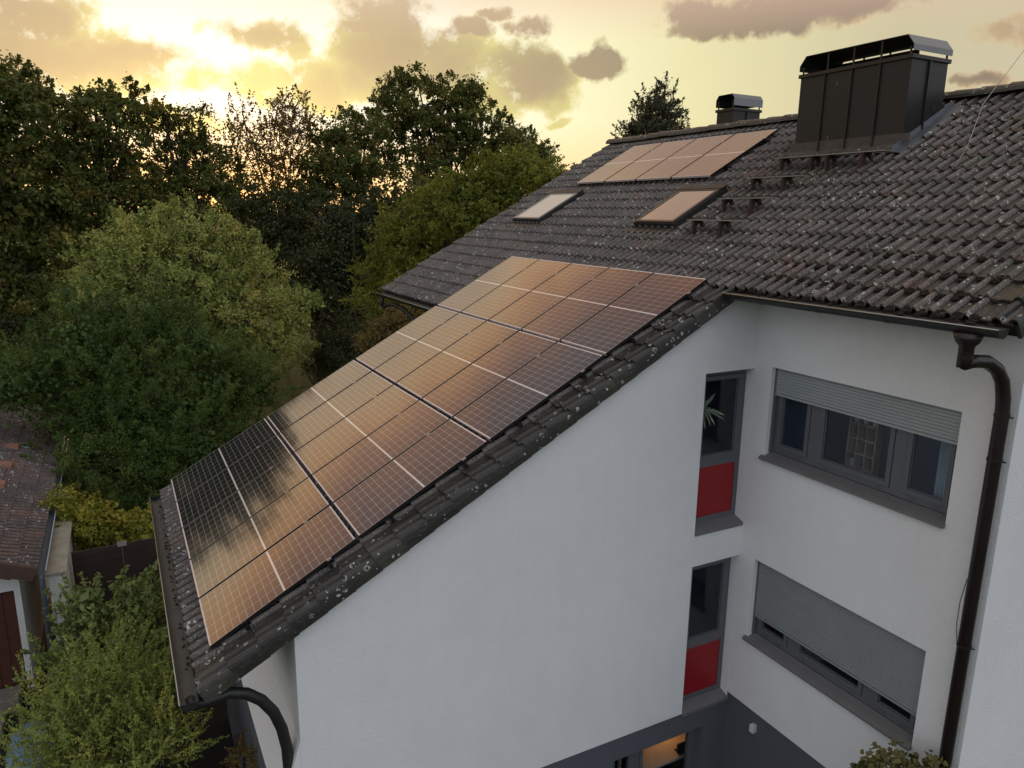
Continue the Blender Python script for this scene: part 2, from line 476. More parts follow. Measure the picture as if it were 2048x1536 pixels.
# ------------------------------------------------------------------ sky
def make_world():
    w = bpy.data.worlds.new('World'); sc.world = w; w.use_nodes = True
    t = NT.__new__(NT); t.t = w.node_tree; t.t.nodes.clear(); t.out = t.t.nodes.new('ShaderNodeOutputWorld')
    tc = t.n('ShaderNodeTexCoord').outputs['Generated']
    s = t.n('ShaderNodeSeparateXYZ'); t.l(tc, s.inputs[0]); X, Y, Z = s.outputs
    sun_az, sun_el = 174.0, 4.0
    # azimuth measured from +150 deg, elevation, both in degrees
    a0 = R(152)
    xr = t.math('ADD', t.math('MULTIPLY', X, math.cos(a0)), t.math('MULTIPLY', Y, math.sin(a0)))
    yr = t.math('ADD', t.math('MULTIPLY', X, -math.sin(a0)), t.math('MULTIPLY', Y, math.cos(a0)))
    U = t.math('MULTIPLY', t.math('ARCTAN2', yr, xr), 180 / PI)       # + is left
    V = t.math('MULTIPLY', t.math('ARCSINE', Z), 180 / PI)
    # warp
    n1 = t.n('ShaderNodeTexNoise'); n1.inputs['Scale'].default_value = 9; n1.inputs['Detail'].default_value = 5; n1.inputs['Roughness'].default_value = .62
    t.l(tc, n1.inputs['Vector'])
    sn = t.n('ShaderNodeSeparateXYZ'); t.l(n1.outputs['Color'], sn.inputs[0])
    Uw = t.math('ADD', U, t.math('MULTIPLY_ADD', sn.outputs[0], 7.0, -3.5))
    Vw = t.math('ADD', V, t.math('MULTIPLY_ADD', sn.outputs[1], 4.4, -2.2))
    # angular distance from the sun
    sd = (math.cos(R(sun_az)) * math.cos(R(sun_el + 4)), math.sin(R(sun_az)) * math.cos(R(sun_el + 4)), math.sin(R(sun_el + 4)))
    dp = t.math('ADD', t.math('ADD', t.math('MULTIPLY', X, sd[0]), t.math('MULTIPLY', Y, sd[1])), t.math('MULTIPLY', Z, sd[2]))
    ang = t.math('DIVIDE', t.math('ARCCOSINE', t.math('MINIMUM', dp, 1)), PI)      # 0..1 = 0..180 deg
    base = t.ramp(ang, [(0., (1.12, 1.08, .95)), (.09, (1.06, 1.02, .84)), (.14, (1.0, .93, .60)), (.19, (.84, .76, .42)), (.26, (.62, .54, .34)),
                        (.33, (.62, .53, .37)), (.45, (.80, .80, .81)), (.65, (.94, .98, 1.06)), (1., (1.02, 1.09, 1.22))])
    # low band near the horizon: yellow to orange
    vn = t.math('MULTIPLY', V, 1 / 90.)
    low = t.ramp(vn, [(0., 1.), (.03, .75), (.075, 0.)])
    lowc = t.ramp(ang, [(0., (1.35, .80, .28)), (.10, (1.0, .68, .26)), (.25, (.72, .52, .28)), (.5, (.62, .60, .60)), (1., (.70, .73, .78))])
    base = t.mix(t.math('MULTIPLY', low, .85), base, lowc)
    # clouds drawn by their place in the sky: px, py, half width, half height (deg), darkness
    blobs = [(105, 100, 7.6, 1.9, .5), (10, 95, 4.5, 2.6, .6), (240, 100, 4.3, 1.2, .5), (25, 15, 3.6, 1.6, .7), (110, 150, 6.5, 1.2, .25),
             (520, 70, 3.4, 1.15, .45), (580, 95, 1.6, 1.0, .3), (490, 158, 6.4, 1.25, .16), (640, 165, 3.0, 1.8, .3),
             (800, 95, 5.4, 2.8, .5), (795, 25, 3.9, 2.0, .75), (725, 150, 2.8, 1.7, .35), (880, 140, 4, 2.4, .45),
             (925, 62, 1.9, .8, .8), (1045, 68, 1.8, .75, .65), (1050, 150, 3.6, 1.9, .55), (1190, 115, 2.6, 1.3, .9), (1010, 195, 5, 1.3, .22), (985, 35, 1.5, .5, .6),
             (1480, 30, 5.6, 1.3, .85), (1570, 0, 4.2, 1.9, 1.0), (1390, 62, 2.2, .6, .5), (1750, -5, 5, 1.1, .6),
             (1950, 152, 1.9, .6, .45), (2010, 55, 2.2, .9, .25), (1105, 243, 1.2, .4, .1), (300, 240, 6, .9, .05)]
    r2m = None; dark = None
    uv = t.n('ShaderNodeCombineXYZ'); t.l(Uw, uv.inputs[0]); t.l(Vw, uv.inputs[1]); uv = uv.outputs[0]
    for px, py, a, b, dk in blobs:
        az, el = azel(px, py); u0 = az - 152
        e = t.n('ShaderNodeVectorMath', operation='MULTIPLY_ADD'); t.l(uv, e.inputs[0]); e.inputs[1].default_value = (1 / a, 1 / b, 0); e.inputs[2].default_value = (-u0 / a, -el / b, 0)
        dt = t.n('ShaderNodeVectorMath', operation='DOT_PRODUCT'); t.l(e.outputs[0], dt.inputs[0]); t.l(e.outputs[0], dt.inputs[1])
        r2 = dt.outputs['Value']; dd = t.math('MULTIPLY_ADD', r2, -1.2 * dk, 1.75 * dk)
        r2m = r2 if r2m is None else t.math('MINIMUM', r2m, r2)
        dark = dd if dark is None else t.math('MAXIMUM', dark, dd)
    dark = t.math('MAXIMUM', dark, 0, clamp=True)
    dens = t.math('MULTIPLY_ADD', r2m, -.8, 1.0)
    cn = t.noise(13, 6, .66, tc)
    dens = t.ramp(t.math('MULTIPLY_ADD', t.math('MAXIMUM', dens, -1.0), .36, t.math('MULTIPLY_ADD', cn, 1.5, -.50)), [(.25, 0.), (.48, 1.)], 'LINEAR')
    # free clouds above and around the framed part of the sky
    mp = t.n('ShaderNodeMapping'); mp.inputs['Scale'].default_value = (1, 1, 1.9); mp.inputs['Location'].default_value = (3.1, 1.7, .4); t.l(tc, mp.inputs['Vector'])
    fb = t.noise(2.6, 4, .55, mp.outputs[0])
    up = t.ramp(vn, [(.15, 0.), (.19, 1.)])
    side = t.ramp(t.math('MULTIPLY', t.math('ABSOLUTE', U), 1 / 180.), [(.22, 0.), (.28, 1.)])
    free = t.math('MAXIMUM', up, side)
    fd = t.math('MULTIPLY', t.ramp(fb, [(.46, 0.), (.56, 1.)]), free)
    fdk = t.math('MULTIPLY', t.ramp(fb, [(.47, .2), (.68, 1.)]), free)
    D = t.math('MAXIMUM', dens, fd, clamp=True)
    fine = cn
    K = t.math('MAXIMUM', dark, t.math('MULTIPLY', fdk, fd))
    K = t.math('ADD', K, t.math('MULTIPLY_ADD', fine, .5, -.25), clamp=True)
    # colours: sunlit yellow bottoms -> tan -> brown-grey, cooler far from the sun
    lit = t.ramp(ang, [(0., (.88, .82, .30)), (.12, (.78, .71, .25)), (.2, (.74, .62, .28)), (.3, (.80, .54, .29)), (.45, (.56, .48, .44)), (1., (.84, .90, 1.0))])
    brn = t.ramp(ang, [(0., (.50, .385, .22)), (.12, (.42, .32, .185)), (.22, (.30, .22, .145)), (.32, (.20, .145, .12)), (.45, (.40, .39, .40)), (1., (.54, .58, .66))])
    cc = t.mix(K, lit, brn)
    cc = t.mix(t.math('MULTIPLY', K, K), cc, brn)
    # golden high sky above the trees where the clouds catch the sun
    gold = t.math('MULTIPLY', t.ramp(vn, [(.13, 0.), (.19, 1.), (.52, 1.), (.7, 0.)]), t.ramp(ang, [(.0, 1.), (.30, 1.), (.42, 0.)]))
    gn = t.noise(3.6, 4, .55, mp.outputs[0])
    q = t.math('ADD', t.math('MULTIPLY_ADD', U, .35, V), t.math('MULTIPLY_ADD', gn, 16.0, -8.0))
    goldc = t.ramp(t.math('MULTIPLY', q, .01), [(.24, (.80, .60, .42)), (.29, (.92, .68, .46)), (.325, (1.25, .78, .40)), (.35, (1.25, .62, .26)), (.372, (.70, .32, .19)), (.395, (.42, .21, .18)), (.43, (.24, .20, .25)), (.47, (.40, .24, .20)), (.54, (.36, .26, .22))])
    rosy = t.math('MULTIPLY', t.ramp(t.math('MULTIPLY_ADD', U, .01, .5), [(.52, 1.), (.58, 0.)]), t.ramp(vn, [(.36, 1.), (.42, 0.)]))
    goldc = t.mix(t.math('MULTIPLY', rosy, .85), goldc, (.86, .54, .40))
    col = t.mix(D, base, cc)
    col = t.mix(t.math('MULTIPLY', gold, .9), col, goldc)
    # the ground half
    col = t.mix(t.ramp(vn, [(0., 1.), (.001, 0.)]), col, lowc)
    sky = t.n('ShaderNodeTexSky'); sky.sky_type = 'NISHITA'; sky.sun_disc = False; sky.sun_elevation = R(sun_el)
    sky.sun_rotation = R(90 - sun_az)
    bg1 = t.n('ShaderNodeBackground'); t.l(sky.outputs[0], bg1.inputs[0]); bg1.inputs[1].default_value = .02
    bg2 = t.n('ShaderNodeBackground'); t.l(col, bg2.inputs[0]); bg2.inputs[1].default_value = .95
    ad = t.n('ShaderNodeAddShader'); t.l(bg1.outputs[0], ad.inputs[0]); t.l(bg2.outputs[0], ad.inputs[1])
    t.l(ad.outputs[0], t.out.inputs[0])
    w.cycles.sampling_method = 'MANUAL'; w.cycles.sample_map_resolution = 1024
    ld = bpy.data.lights.new('sun', 'SUN'); ld.energy = .7; ld.angle = R(6); ld.color = (1, .58, .28)
    lo = bpy.data.objects.new('sun', ld); COL.objects.link(lo)
    d = Vector((math.cos(R(sun_az)) * math.cos(R(sun_el)), math.sin(R(sun_az)) * math.cos(R(sun_el)), math.sin(R(sun_el))))
    lo.rotation_euler = d.to_track_quat('Z', 'Y').to_euler(); lo.location = d * 100


make_world()

# ------------------------------------------------------------------ ground
t = NT('ground_grass'); o_ = t.obj()
c = t.mix(t.noise(.7, 6, .65, o_), (.035, .052, .012), (.07, .10, .02)); c = t.mix(t.ramp(t.noise(6, 5, .7, o_), [(.3, 0.), (.7, .5)]), c, (.03, .04, .012))
t.bsdf(c, .95, spec=.15, normal=t.bump(t.noise(30, 3, .7, o_), .8, .03)); M['grass'] = t.m
g = MB().quad((-1500, -1500, GZ), (1500, -1500, GZ), (1500, 1500, GZ), (-1500, 1500, GZ)).build('ground', M['grass']); g['kind'] = 'structure'
sl = MB().quad((-3.2, -4, GZ + .02), (10, -4, GZ + .02), (10, 6.8, GZ + .02), (-3.2, 6.8, GZ + .02)).build('shaded_garden_soil', M['shaded_soil']); sl['kind'] = 'structure'  # soil sheet with the yard's shade painted in

# ------------------------------------------------------------------ the house
HX0, HX1 = -1.75, 8.80            # gable walls
GX, WY, LY = 5.58, 6.77, .757     # gable wall plane, wing wall plane, low wall plane
XN, XM, XF = 8.99, 5.69, -3.55    # roof edges
CAT0 = -.085
S0, CO = -.24, .33
RIDGE_S = 12.36
RY = RIDGE_S * CT
house = empty('house', (2.7, 8, GZ), 'white rendered house with long tiled roof carrying the solar panels', 'house')


def roofz(y, h=-.24):
    return (y + h * ST) / CT * ST + h * CT


def wall_grid(mb, axis, plane, back, u0, u1, zb, ztop, opens, mi=0):
    """wall in the plane axis=plane with rectangular openings (u0,u1,z0,z1); reveals run to `back`"""
    us = sorted(set([u0, u1] + [q for o in opens for q in o[:2]] + [u for u in (RY,) if axis == 'x' and u0 < u < u1]))
    P = (lambda u, z, d=plane: (d, u, z)) if axis == 'x' else (lambda u, z, d=plane: (u, d, z))
    for a, b in zip(us[:-1], us[1:]):
        m = (a + b) / 2; cuts = sorted([(o[2], o[3]) for o in opens if o[0] < m < o[1]])
        z = zb
        for (c0, c1) in cuts:
            if c0 > z + 1e-6: mb.quad(P(a, z), P(b, z), P(b, c0), P(a, c0), mi=mi)
            z = c1
        mb.quad(P(a, z), P(b, z), P(b, ztop(b)), P(a, ztop(a)), mi=mi)
    for o in opens:
        a, b, c0, c1 = o[:4]
        mb.quad(P(a, c0), P(a, c1), P(a, c1, back), P(a, c0, back), mi=mi)
        mb.quad(P(b, c0), P(b, c1), P(b, c1, back), P(b, c0, back), mi=mi)
        mb.quad(P(a, c1), P(b, c1), P(b, c1, back), P(a, c1, back), mi=mi)
        mb.quad(P(a, c0), P(b, c0), P(b, c0, back), P(a, c0, back), mi=mi)


def gtop(y):
    return roofz(y) if y <= RY else roofz(2 * RY - y)


PLG = -2.57
gw_open = [(5.93, WY - .002, .10, 2.283, 0), (5.93, WY - .002, -2.57, -.345, 0)]
ww_open = [(5.862, 8.292, 1.16, 2.35), (5.862, 8.292, -1.46, -.285)]
wmb = MB()
wall_grid(wmb, 'x', GX, GX - .32, LY, WY, PLG, lambda y: roofz(y), gw_open)
wall_grid(wmb, 'y', WY, WY + .32, GX, HX1, -2.48, lambda x: roofz(WY, -.26), ww_open)
wall_grid(wmb, 'x', HX1, HX1 - .3, WY, 2 * RY - 4.6, GZ, gtop, [])
# low wall under the catslide: upright, then a flared base
zt = roofz(LY) - .01
wmb.quad((CAT0 + .15, LY, -1.15), (GX, LY, -1.15), (GX, LY, zt), (CAT0 + .15, LY, zt))
wmb.quad((CAT0 + .15, LY - .24, -2.0), (GX - .012, LY - .24, -2.0), (GX - .012, LY, -1.15), (CAT0 + .15, LY, -1.15))
wmb.quad((GX - .012, LY - .24, -2.0), (GX - .012, LY, -2.0), (GX - .012, LY, -1.15))
wmb.quad((GX, LY, PLG), (GX, LY, -1.15), (GX - .3, LY, -1.15), (GX - .3, LY, PLG))
# far side walls
wmb.quad((CAT0 + .15, LY, GZ), (CAT0 + .15, 5.1, GZ), (CAT0 + .15, 5.1, roofz(5.1)), (CAT0 + .15, LY, roofz(LY)))
wmb.quad((HX0, 5.1, GZ), (CAT0 + .15, 5.1, GZ), (CAT0 + .15, 5.1, roofz(5.1)), (HX0, 5.1, roofz(5.1)))
wmb.add([(HX0, 5.1, GZ), (HX0, 2 * RY - 5.1, GZ), (HX0, 2 * RY - 5.1, roofz(5.1)), (HX0, RY, roofz(RY)), (HX0, 5.1, roofz(5.1))], [(0, 1, 2, 3, 4)])
wmb.quad((HX0, 2 * RY - 5.1, GZ), (HX1, 2 * RY - 5.1, GZ), (HX1, 2 * RY - 5.1, roofz(5.1)), (HX0, 2 * RY - 5.1, roofz(5.1)))
wmb.build('wall', M['white_render'], house)
pmb = MB()
wall_grid(pmb, 'x', GX - .025, GX - .35, LY, WY, GZ, lambda y: PLG, [(4.80, 6.36, -4.3, -2.93, 0)])
pmb.quad((GX - .025, WY, GZ), (GX - .025, WY + .0248, GZ), (GX - .025, WY + .0248, PLG), (GX - .025, WY, PLG)); pmb.quad((GX - .3, WY - .3, PLG - .001), (GX + .02, WY - .3, PLG - .001), (GX + .02, WY + .1, PLG - .001), (GX - .3, WY + .1, PLG - .001))
wall_grid(pmb, 'y', WY + .025, WY + .3, GX - .35, HX1 - .01, GZ, lambda x: -2.48, [])
pmb.quad((GX - .025, LY, PLG), (GX, LY, PLG), (GX, WY, PLG), (GX - .025, WY, PLG))
pmb.quad((CAT0, LY - .2, GZ), (GX - .03, LY - .2, GZ), (GX - .03, LY - .2, -2.0), (CAT0, LY - .2, -2.0))
pmb.quad((GX - .03, LY - .2, GZ), (GX - .03, LY + .2, GZ), (GX - .03, LY + .2, -2.0), (GX - .03, LY - .2, -2.0))
pmb.build('plinth', M['grey_render'], house)
# floors inside keep rooms apart
fm = MB()
for z in (-2.62, .0): fm.box((HX0 + .1, 5.3, z - .1), (GX - .36, 2 * RY - 5.3, z)); fm.box((CAT0 + .3, LY + .15, z - .1), (GX - .36, 5.3, z)) if z < -1 else None
for z in (-2.42, .22): fm.box((GX + .1, WY + .4, z - .1), (HX1 - .1, 2 * RY - 5.3, z))
fm.box((GX - .2, WY + .35, -2.4), (GX - .1, 13, 3.5)); fm.box((GX - .1, WY + 2.2, -2.4), (HX1 - .12, WY + 2.3, 3.5)); fm.box((HX1 - .12, WY + .35, -2.4), (HX1 - .08, 13, 3.5))
fm.box((GX - 3.2, 5.0, -4.5), (GX - 3.1, 8.59, 2.3)); fm.box((GX - 3.2, 8.6, -4.5), (GX - .2, 8.7, 3.2))
fm.build('room_walls', M['plaster_in'], house)


# ---- roof tiles
def tile_prof(u, verge=False):
    if verge:
        pts = [(0, 0), (.10, -.004), (.115, .030), (.145, .046), (.175, .030), (.185, .0), (.225, -.002), (.245, .012), (.27, .034), (.30, .044), (.322, .030), (.33, .0)]
        for (a, h0), (b, h1) in zip(pts[:-1], pts[1:]):
            if a <= u <= b: return h0 + (h1 - h0) * (u - a) / (b - a)
        return 0
    v = u % .165
    d = abs(v - .045)
    if d < .036: return .050 * math.cos(d / .036 * PI / 2) ** .8
    return -.003 * math.sin((v - .081) / .12 * PI) if v > .081 else 0


US = []
for b in (0, .165): US += [b + q for q in (0.0, .009, .013, .024, .036, .045, .054, .066, .077, .081, .12, .158)]
US += [.33]
UV_ = [0, .05, .10, .106, .115, .13, .145, .16, .175, .182, .186, .225, .235, .245, .258, .27, .285, .30, .312, .322, .33]


SHADE_SHEEN = []


def tiles(name, mat, cols, kk, parent, T=RP, s0=S0, base=-.137, co=CO, half_first=False, extra=()):
    vs = []; fs = []; rn = []; SHADE_SHEEN.clear()
    for x0 in cols:
        for k in kk:
            rr = random.random(); jz = random.uniform(-.004, .004); tl = random.uniform(-.004, .004); js = random.uniform(-.006, .006)
            _tile(vs, fs, rn, x0, s0 + k * co + js, co, rr, jz, tl, US, False, base, T, half_first and x0 == cols[0])
    for x0, k, verge in extra:
        rr = random.random(); _tile(vs, fs, rn, x0, s0 + k * co + random.uniform(-.005, .005), co, rr * .9, random.uniform(-.003, .003), 0, UV_, True, base, T, False)
    me = bpy.data.meshes.new(name); me.from_pydata(vs, [], fs); me.materials.append(mat)
    at_ = me.attributes.new('rnd', 'FLOAT', 'FACE'); at_.data.foreach_set('value', rn)
    at_ = me.attributes.new('dirt', 'FLOAT', 'FACE'); at_.data.foreach_set('value', SHADE_SHEEN)
    me.update(); o = bpy.data.objects.new(name, me); COL.objects.link(o)
    o.parent = parent; o.matrix_parent_inverse = parent_inv(parent)
    return o


def _tile(vs, fs, rn, x0, s, co, rr, jz, tl, us, verge, base, T, half):
    if half: us = [u for u in us if u >= .165]
    b = len(vs); n = len(us)
    rows = [(0.0, .030, -.022), (0.0, .030, 0), (.012, .033, 0), (co * .5, .018, 0), (co + .02, -.002, 0)]
    for ds, hh, low in rows:
        for u in us:
            p = tile_prof(u, verge)
            vs.append(T(x0 + u, s + ds, base + p + hh + jz + tl * (u - .16) / .16 + low))
    for r in range(len(rows) - 1):
        for i in range(n - 1):
            a = b + r * n + i; fs.append((a, a + 1, a + n + 1, a + n)); rn.append(rr); SHADE_SHEEN.append(-1.0 if (verge and .186 <= us[i] < .235) else 1.0 if (not verge and (us[i] % .165) >= .076) else (.0 if verge or (us[i] % .165) > .02 else .6))  # positive: painted trough shade; negative: painted sheen along the verge tiles
    if verge:       # flange down the side
        c = len(vs)
        for ds, hh, low in rows[1:]:
            vs.append(T(x0 + .33, s + ds, base + hh + jz)); vs.append(T(x0 + .335, s + ds, base + hh * .5 - .05)); vs.append(T(x0 + .332, s + ds, base - .125 + hh * .25))
        for r in range(3):
            for j in range(2):
                a = c + r * 3 + j; fs.append((a, a + 1, a + 4, a + 3)); rn.append(rr)
        SHADE_SHEEN.extend([0.] * (len(rn) - len(SHADE_SHEEN)))
        vs.append(T(x0 + .30, s, base + .02)); vs.append(T(x0 + .30, s, base - .115)); fs.append((c, c + 1, c + 2, len(vs) - 1, len(vs) - 2)); rn.append(rr); SHADE_SHEEN.append(0.)


cols_main = [XF + .33 * i for i in range(0, 38)]


class Cells: pass


vs_cols = []
roof_slab = MB()
# boarding under the tiles, one solid slab each
roof_slab.box((XF + .02, 17 * CO + S0 + .02, -.26), (HX1 + .17, RIDGE_S, -.150), T=RP)
RB = lambda x, s, h: (x, 2 * RY - RP(x, s, h)[1], RP(x, s, h)[2])
roof_slab2 = MB().box((XF + .02, 17 * CO + S0 + .02, -.26), (HX1 + .17, RIDGE_S, -.150), T=RB)
slab3 = MB().box((CAT0 + .02, S0 + .03, -.25), (XM - .05, 17 * CO + S0 + .02, -.150), T=RP)
cut = MB()
roof = MB().box((CAT0 + .02, S0 + .03, -.25), (XM - .06, 17 * CO + S0 + .02, -.152), T=RP)
roof.box((XF + .02, 17 * CO + S0 + .02, -.25), (XM - .06, RIDGE_S, -.152), T=RP)
roof.box((XM - .06, 22 * CO + S0 + .02, -.25), (XN - .04, RIDGE_S, -.152), T=RP)
roof.box((XF + .02, 17 * CO + S0 + .02, -.25), (XN - .04, RIDGE_S - .03, -.152), T=RB)
roof_o = roof.build('roof', M['dark_wood'], house)
CX = [XF + .33 * i for i in range(28)]
catc = [XF + .33 * 10] + [XF + .33 * i for i in range(11, 27)]
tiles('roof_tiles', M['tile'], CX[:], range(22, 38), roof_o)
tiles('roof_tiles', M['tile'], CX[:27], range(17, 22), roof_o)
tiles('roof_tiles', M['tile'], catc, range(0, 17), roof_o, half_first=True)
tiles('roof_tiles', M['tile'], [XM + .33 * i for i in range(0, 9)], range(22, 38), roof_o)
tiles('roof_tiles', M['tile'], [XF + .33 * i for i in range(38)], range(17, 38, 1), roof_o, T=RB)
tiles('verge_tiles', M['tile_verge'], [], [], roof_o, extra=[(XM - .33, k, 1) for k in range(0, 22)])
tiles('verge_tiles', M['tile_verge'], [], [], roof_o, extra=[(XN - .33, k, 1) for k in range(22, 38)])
# ridge caps
rm = MB()
x = XF - .03; i = 0
while x < XN:
    L = .40; pts = []
    jz = random.uniform(-.01, .01)
    for e, (xx, r) in enumerate(((x, .135), (x + L * .9, .118), (x + L + .03, .112))):
        for k in range(9):
            a = PI * (k / 8) ; pts.append((xx, RY + r * 1.15 * math.cos(a), RP(0, RIDGE_S, -.13)[2] + jz + r * .95 * math.sin(a) - .01))
    fs = [(r_ * 9 + k, r_ * 9 + k + 1, (r_ + 1) * 9 + k + 1, (r_ + 1) * 9 + k) for r_ in range(2) for k in range(8)] + [tuple(range(9))]
    rm.add(pts, fs); x += L; i += 1
rm.build('ridge_tiles', M['tile_verge'], roof_o, smooth=False)
# moss cushions
mm = MB(); rg = random.Random(3)
for i in range(520):
    if i < 270:
        x = rg.uniform(XM + .1, XN - .1); k = rg.choice([22, 22, 22, 23, 23, 24, 25]); s = S0 + k * CO + rg.choice([-.02, -.01, .01, .3]) + rg.gauss(0, .02); r = rg.uniform(.018, .055)
    elif i < 380:
        x = rg.gauss(7.1, .5); s = rg.gauss(11.3, .35); r = rg.uniform(.018, .05)
        if s > 12.2: continue
    else:
        x = rg.uniform(3.2, 8.8); s = S0 + rg.randint(23, 36) * CO + rg.gauss(0, .02); r = rg.uniform(.008, .024)
    if abs(x - XM) < .0: continue
    u = (x - XF) % .165
    x += (.12 - u) * .8
    mm.blob(RP(x, s, -.128), r, .7, i)
for i in range(70):
    x = rg.uniform(.1, 5.2); mm.blob((x, S0 * CT + .0 + rg.gauss(0, .012), -.265 + rg.uniform(0, .015)), rg.uniform(.01, .022), .6, i + 999)
mm.build('moss', M['moss'], roof_o)['kind'] = 'stuff'


# ---- gutters and pipes
def gutter(x0, x1, cy, cz, r, name='gutter', mats=None, brackets=.8, hopper=None):
    g = MB(); n = 10; prof = []
    for rr in (r, r - .006):
        for i in range(n + 1):
            a = PI + PI * i / n; prof.append((rr, cy + rr * math.cos(a), cz + rr * math.sin(a)))
    vs = []
    for x in (x0, x1): vs += [(x, p[1], p[2]) for p in prof]
    m = 2 * (n + 1); fs = []; mi = []
    g.add(vs, [(i, i + 1, m + i + 1, m + i) for i in range(n)], 0)
    g.add(vs, [(n + 1 + i, n + 2 + i, m + n + 2 + i, m + n + 1 + i) for i in range(n)], 1)
    for x, s in ((x0, 1), (x1, -1)):
        g.add([(x + s * .001, cy + r * math.cos(PI + PI * i / n), cz + r * math.sin(PI + PI * i / n)) for i in range(n + 1)], [tuple(range(n + 1))], 0)
    g.tube([(x0, cy - r - .002, cz + .002), (x1, cy - r - .002, cz + .002)], .0065, 8, 2)
    g.tube([(x0, cy + r, cz + .004), (x1, cy + r, cz + .004)], .004, 6, 0)
    x = x0 + brackets * .7
    while x < x1:      # joint and bracket bands
        vs = []
        for xx in (x, x + .03): vs += [(xx, cy + (r + .004) * math.cos(PI + PI * i / n), cz + (r + .004) * math.sin(PI + PI * i / n)) for i in range(n + 1)]
        g.add(vs, [(i, i + 1, n + 2 + i, n + 1 + i) for i in range(n)], 0); x += brackets
    return g.build(name, mats or [M['gutter_dark'], M['gutter_in'], M['rim']], house, smooth=True)


gutter(CAT0 - .03, 5.70, -.245, -.285, .082)
gutter(XM + .01, 8.94, 6.06, 3.30, .078)
gutter(XF - .12, CAT0 - .2, 4.70, 2.46, .08)


def clip_ring(mb, c, r, axis='z'):
    mb.tube([(c[0], c[1], c[2] - .012), (c[0], c[1], c[2] + .012)], r + .007, 14)


# wing downpipe: funnel, elbow, long fall
dp = MB()
fx, fy = 8.66, 6.05
dp.tube([(fx, fy, 3.235), (fx, fy, 3.16), (fx, fy, 3.12), (fx, fy, 3.02), (fx, fy, 2.93)], [.125, .10, .064, .062, .062], 16)
dp.tube([(fx, fy - .0, 2.965), (fx + .0, fy + .12, 2.975), (fx + .02, fy + .30, 2.96), (fx + .03, fy + .46, 2.88), (fx + .04, fy + .56, 2.76), (fx + .045, fy + .61, 2.60), (fx + .05, fy + .625, 2.45), (fx + .05, fy + .625, GZ)], .062, 16)
dpo = dp.build('downpipe', [M['pipe_brown']], house, smooth=True)
for z in (2.43, 2.0, .05, -1.9, -3.3):
    cl = MB(); clip_ring(cl, (fx + .05, fy + .625, z), .062); cl.tube([(fx + .10, fy + .625, z - .01), (fx + .135, fy + .66, z - .01)], .008, 6); cl.build('pipe_clip', M['pipe_brown'], dpo)
tw = MB().tube([(fx - .01, fy + .60, .75), (fx - .035, fy + .59, .5), (fx - .04, fy + .6, .25), (fx - .0, fy + .6, .0)], .004, 5)
tw.build('cable', M['pipe_brown'], house)
# low gutter downpipe swinging back to the wall corner
lp = [(5.56, -.245, -.34), (5.55, -.20, -.41), (5.53, -.05, -.41), (5.52, .12, -.40), (5.50, .28, -.47), (5.49, .42, -.60), (5.48, .53, -.78), (5.47, .60, -1.0), (5.46, .64, -1.25), (5.45, .65, -1.6), (5.45, .65, GZ)]
MB().tube(lp, .058, 14).build('downpipe', M['pipe_brown'] if 0 else M['gutter_dark'], house, smooth=True)
lp = [(-3.42, 4.70, 2.40), (-3.42, 4.70, 2.20), (-3.38, 4.72, 2.16), (-3.05, 4.72, 2.26), (-2.7, 4.74, 2.28), (-2.3, 4.78, 2.24), (-2.0, 4.85, 2.12), (-1.8, 4.93, 1.95), (-1.7, 5.0, 1.7), (-1.7, 5.02, GZ)]
MB().tube(lp, [.06, .055] + [.045] * 8, 12).build('downpipe', M['gutter_dark'], house, smooth=True)


# ---- windows
def ring_frame(mb, T, u0, u1, z0, z1, w, d0, d1, mi=0):
    for a in ((u0, z0, u1, z0 + w), (u0, z1 - w, u1, z1), (u0, z0 + w, u0 + w, z1 - w), (u1 - w, z0 + w, u1, z1 - w)):
        mb.box((a[0], d0, a[1]), (a[2], d1, a[3]), mi, T=T)


